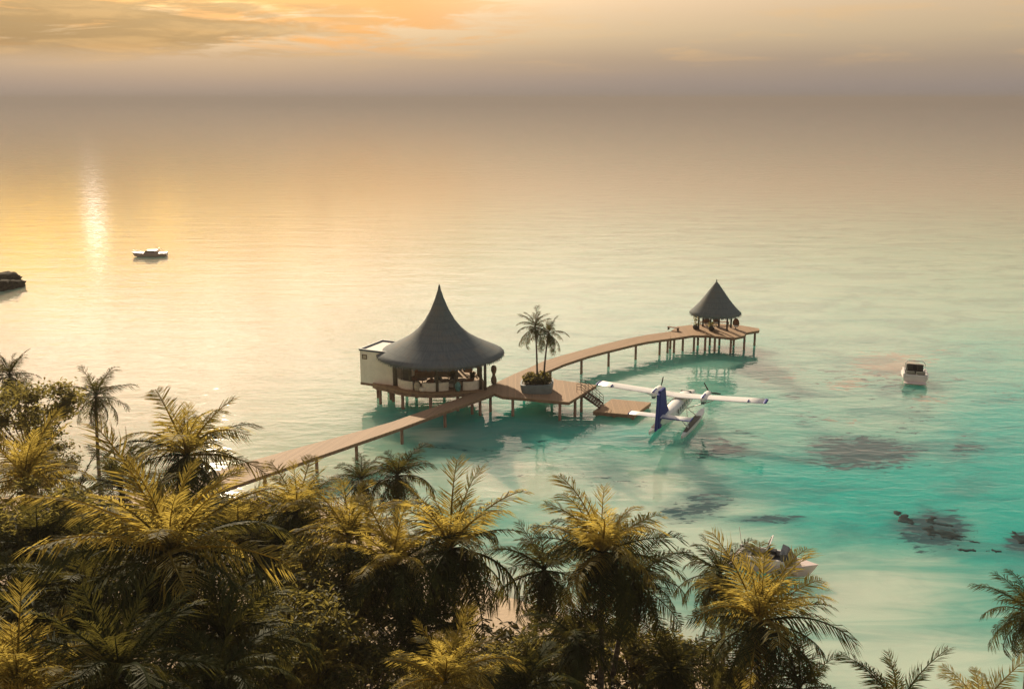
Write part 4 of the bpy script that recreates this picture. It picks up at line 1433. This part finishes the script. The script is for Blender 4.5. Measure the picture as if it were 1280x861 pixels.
mb.tube([(-.9, -2.4, 2.5), (.9, -2.4, 2.5)], .05, 6)
mb.tube([(0, -2.4, 2.5), (0, -1.4, 3.2)], .03, 6)
mb.build('radar_arch', M['cruiser'], cr)
mb = MB()
for s in (-1, 1):
    mb.tube([(s * 1.0, 1.4, 1.75), (s * .7, 3.0, 1.95), (0, 4.0, 2.05)], .025, 6)
    mb.tube([(s * .7, 3.0, 1.3), (s * .7, 3.0, 1.95)], .02, 6)
mb.build('bow_rail', M['cruiser'], cr)

# ------------------------------------------------------------------ rocks and reefs
def rock(name, label, cat, loc_, size, seed, mm, n=40, rough=.25, rz_=0.0):
    mb = MB(); mb.smooth = True
    vs, fs = [], []
    nl, nk = 18, n
    for j in range(nl + 1):
        th = PI * .5 * (1 - j / nl)
        for k in range(nk):
            a = 2 * PI * k / nk
            d = Vector((math.cos(a) * math.cos(PI * .5 - th) if False else math.cos(a) * math.sin(PI / 2 * (1 - j / nl)), math.sin(a) * math.sin(PI / 2 * (1 - j / nl)), math.cos(PI / 2 * (1 - j / nl))))
            q = mnoise.fractal(Vector((d.x * 2.2 + seed, d.y * 2.2, d.z * 2.2)), 1.0, 2.0, 4)
            kk = 1 + rough * q
            vs.append((d.x * size[0] * kk, d.y * size[1] * kk, (d.z ** .6 if d.z > 0 else 0) * size[2] * kk))
    for j in range(nl):
        for k in range(nk):
            k2 = (k + 1) % nk
            fs.append((j * nk + k, j * nk + k2, (j + 1) * nk + k2, (j + 1) * nk + k))
    mb.add(vs, fs)
    o = mb.build(name, M[mm])
    o.location = loc_
    o.rotation_euler = (0, 0, rz_)
    return tag(o, label, cat)
p = pix(-12, 360, 0)
rock('rock_islet', 'dark rounded rock islet cut by the left edge of the sea', 'rock', (p.x - 1.5, p.y, -.2), (6.2, 6.8, 2.7), 3.0, 'rock', n=90, rough=.32)
def reef_rock(label, px, py, hx, hy, seed):
    c0 = pix(px, py, 0)
    n_ = 70
    vs, fs = [], []
    for j_ in range(n_ + 1):
        for i_ in range(n_ + 1):
            u_, v_ = i_ / n_ * 2 - 1, j_ / n_ * 2 - 1
            x_, y_ = u_ * hx, v_ * hy
            g_ = math.exp(-2.2 * (u_ * u_ + v_ * v_ + .9 * u_ * v_))
            q_ = mnoise.fractal(Vector((x_ * .8 + seed, y_ * .9, seed)), .8, 2.1, 6)
            vs.append((x_, y_, max(-.3, min(.04, 1.0 * .22 * (g_ * 1.0 + q_ * 1.0 - .92)))))
    for j_ in range(n_):
        for i_ in range(n_):
            a_ = j_ * (n_ + 1) + i_
            fs.append((a_, a_ + 1, a_ + n_ + 2, a_ + n_ + 1))
    mb = MB(); mb.smooth = True
    mb.add(vs, fs)
    o = mb.build('reef_rock', M['reef'])
    o.location = (c0.x, c0.y, 0)
    tag(o, label, 'reef')
reef_rock('dark wet reef patch breaking the turquoise water at right', 1170, 661, 4.2, 5.2, 7.0)
reef_rock('dark wet reef patch cut by the right edge above the palm', 1287, 676, 3.0, 3.6, 12.0)
# ------------------------------------------------------------------ air
mb = MB()
mb.box((0, 47000, 16.0), (190000, 96000, 48.0))
hm = bpy.data.materials.new('haze_air')
hm.use_nodes = True
hm.node_tree.nodes.clear()
ht = NT(hm.node_tree)
hv = ht.n('ShaderNodeVolumePrincipled', {'Color': (0.285, 0.265, 0.262), 'Density': 0.0004, 'Anisotropy': 0.2})
ho = ht.n('ShaderNodeOutputMaterial', {'Volume': hv.outputs[0]})
hz = mb.build('haze', hm)
kind(hz, 'stuff')
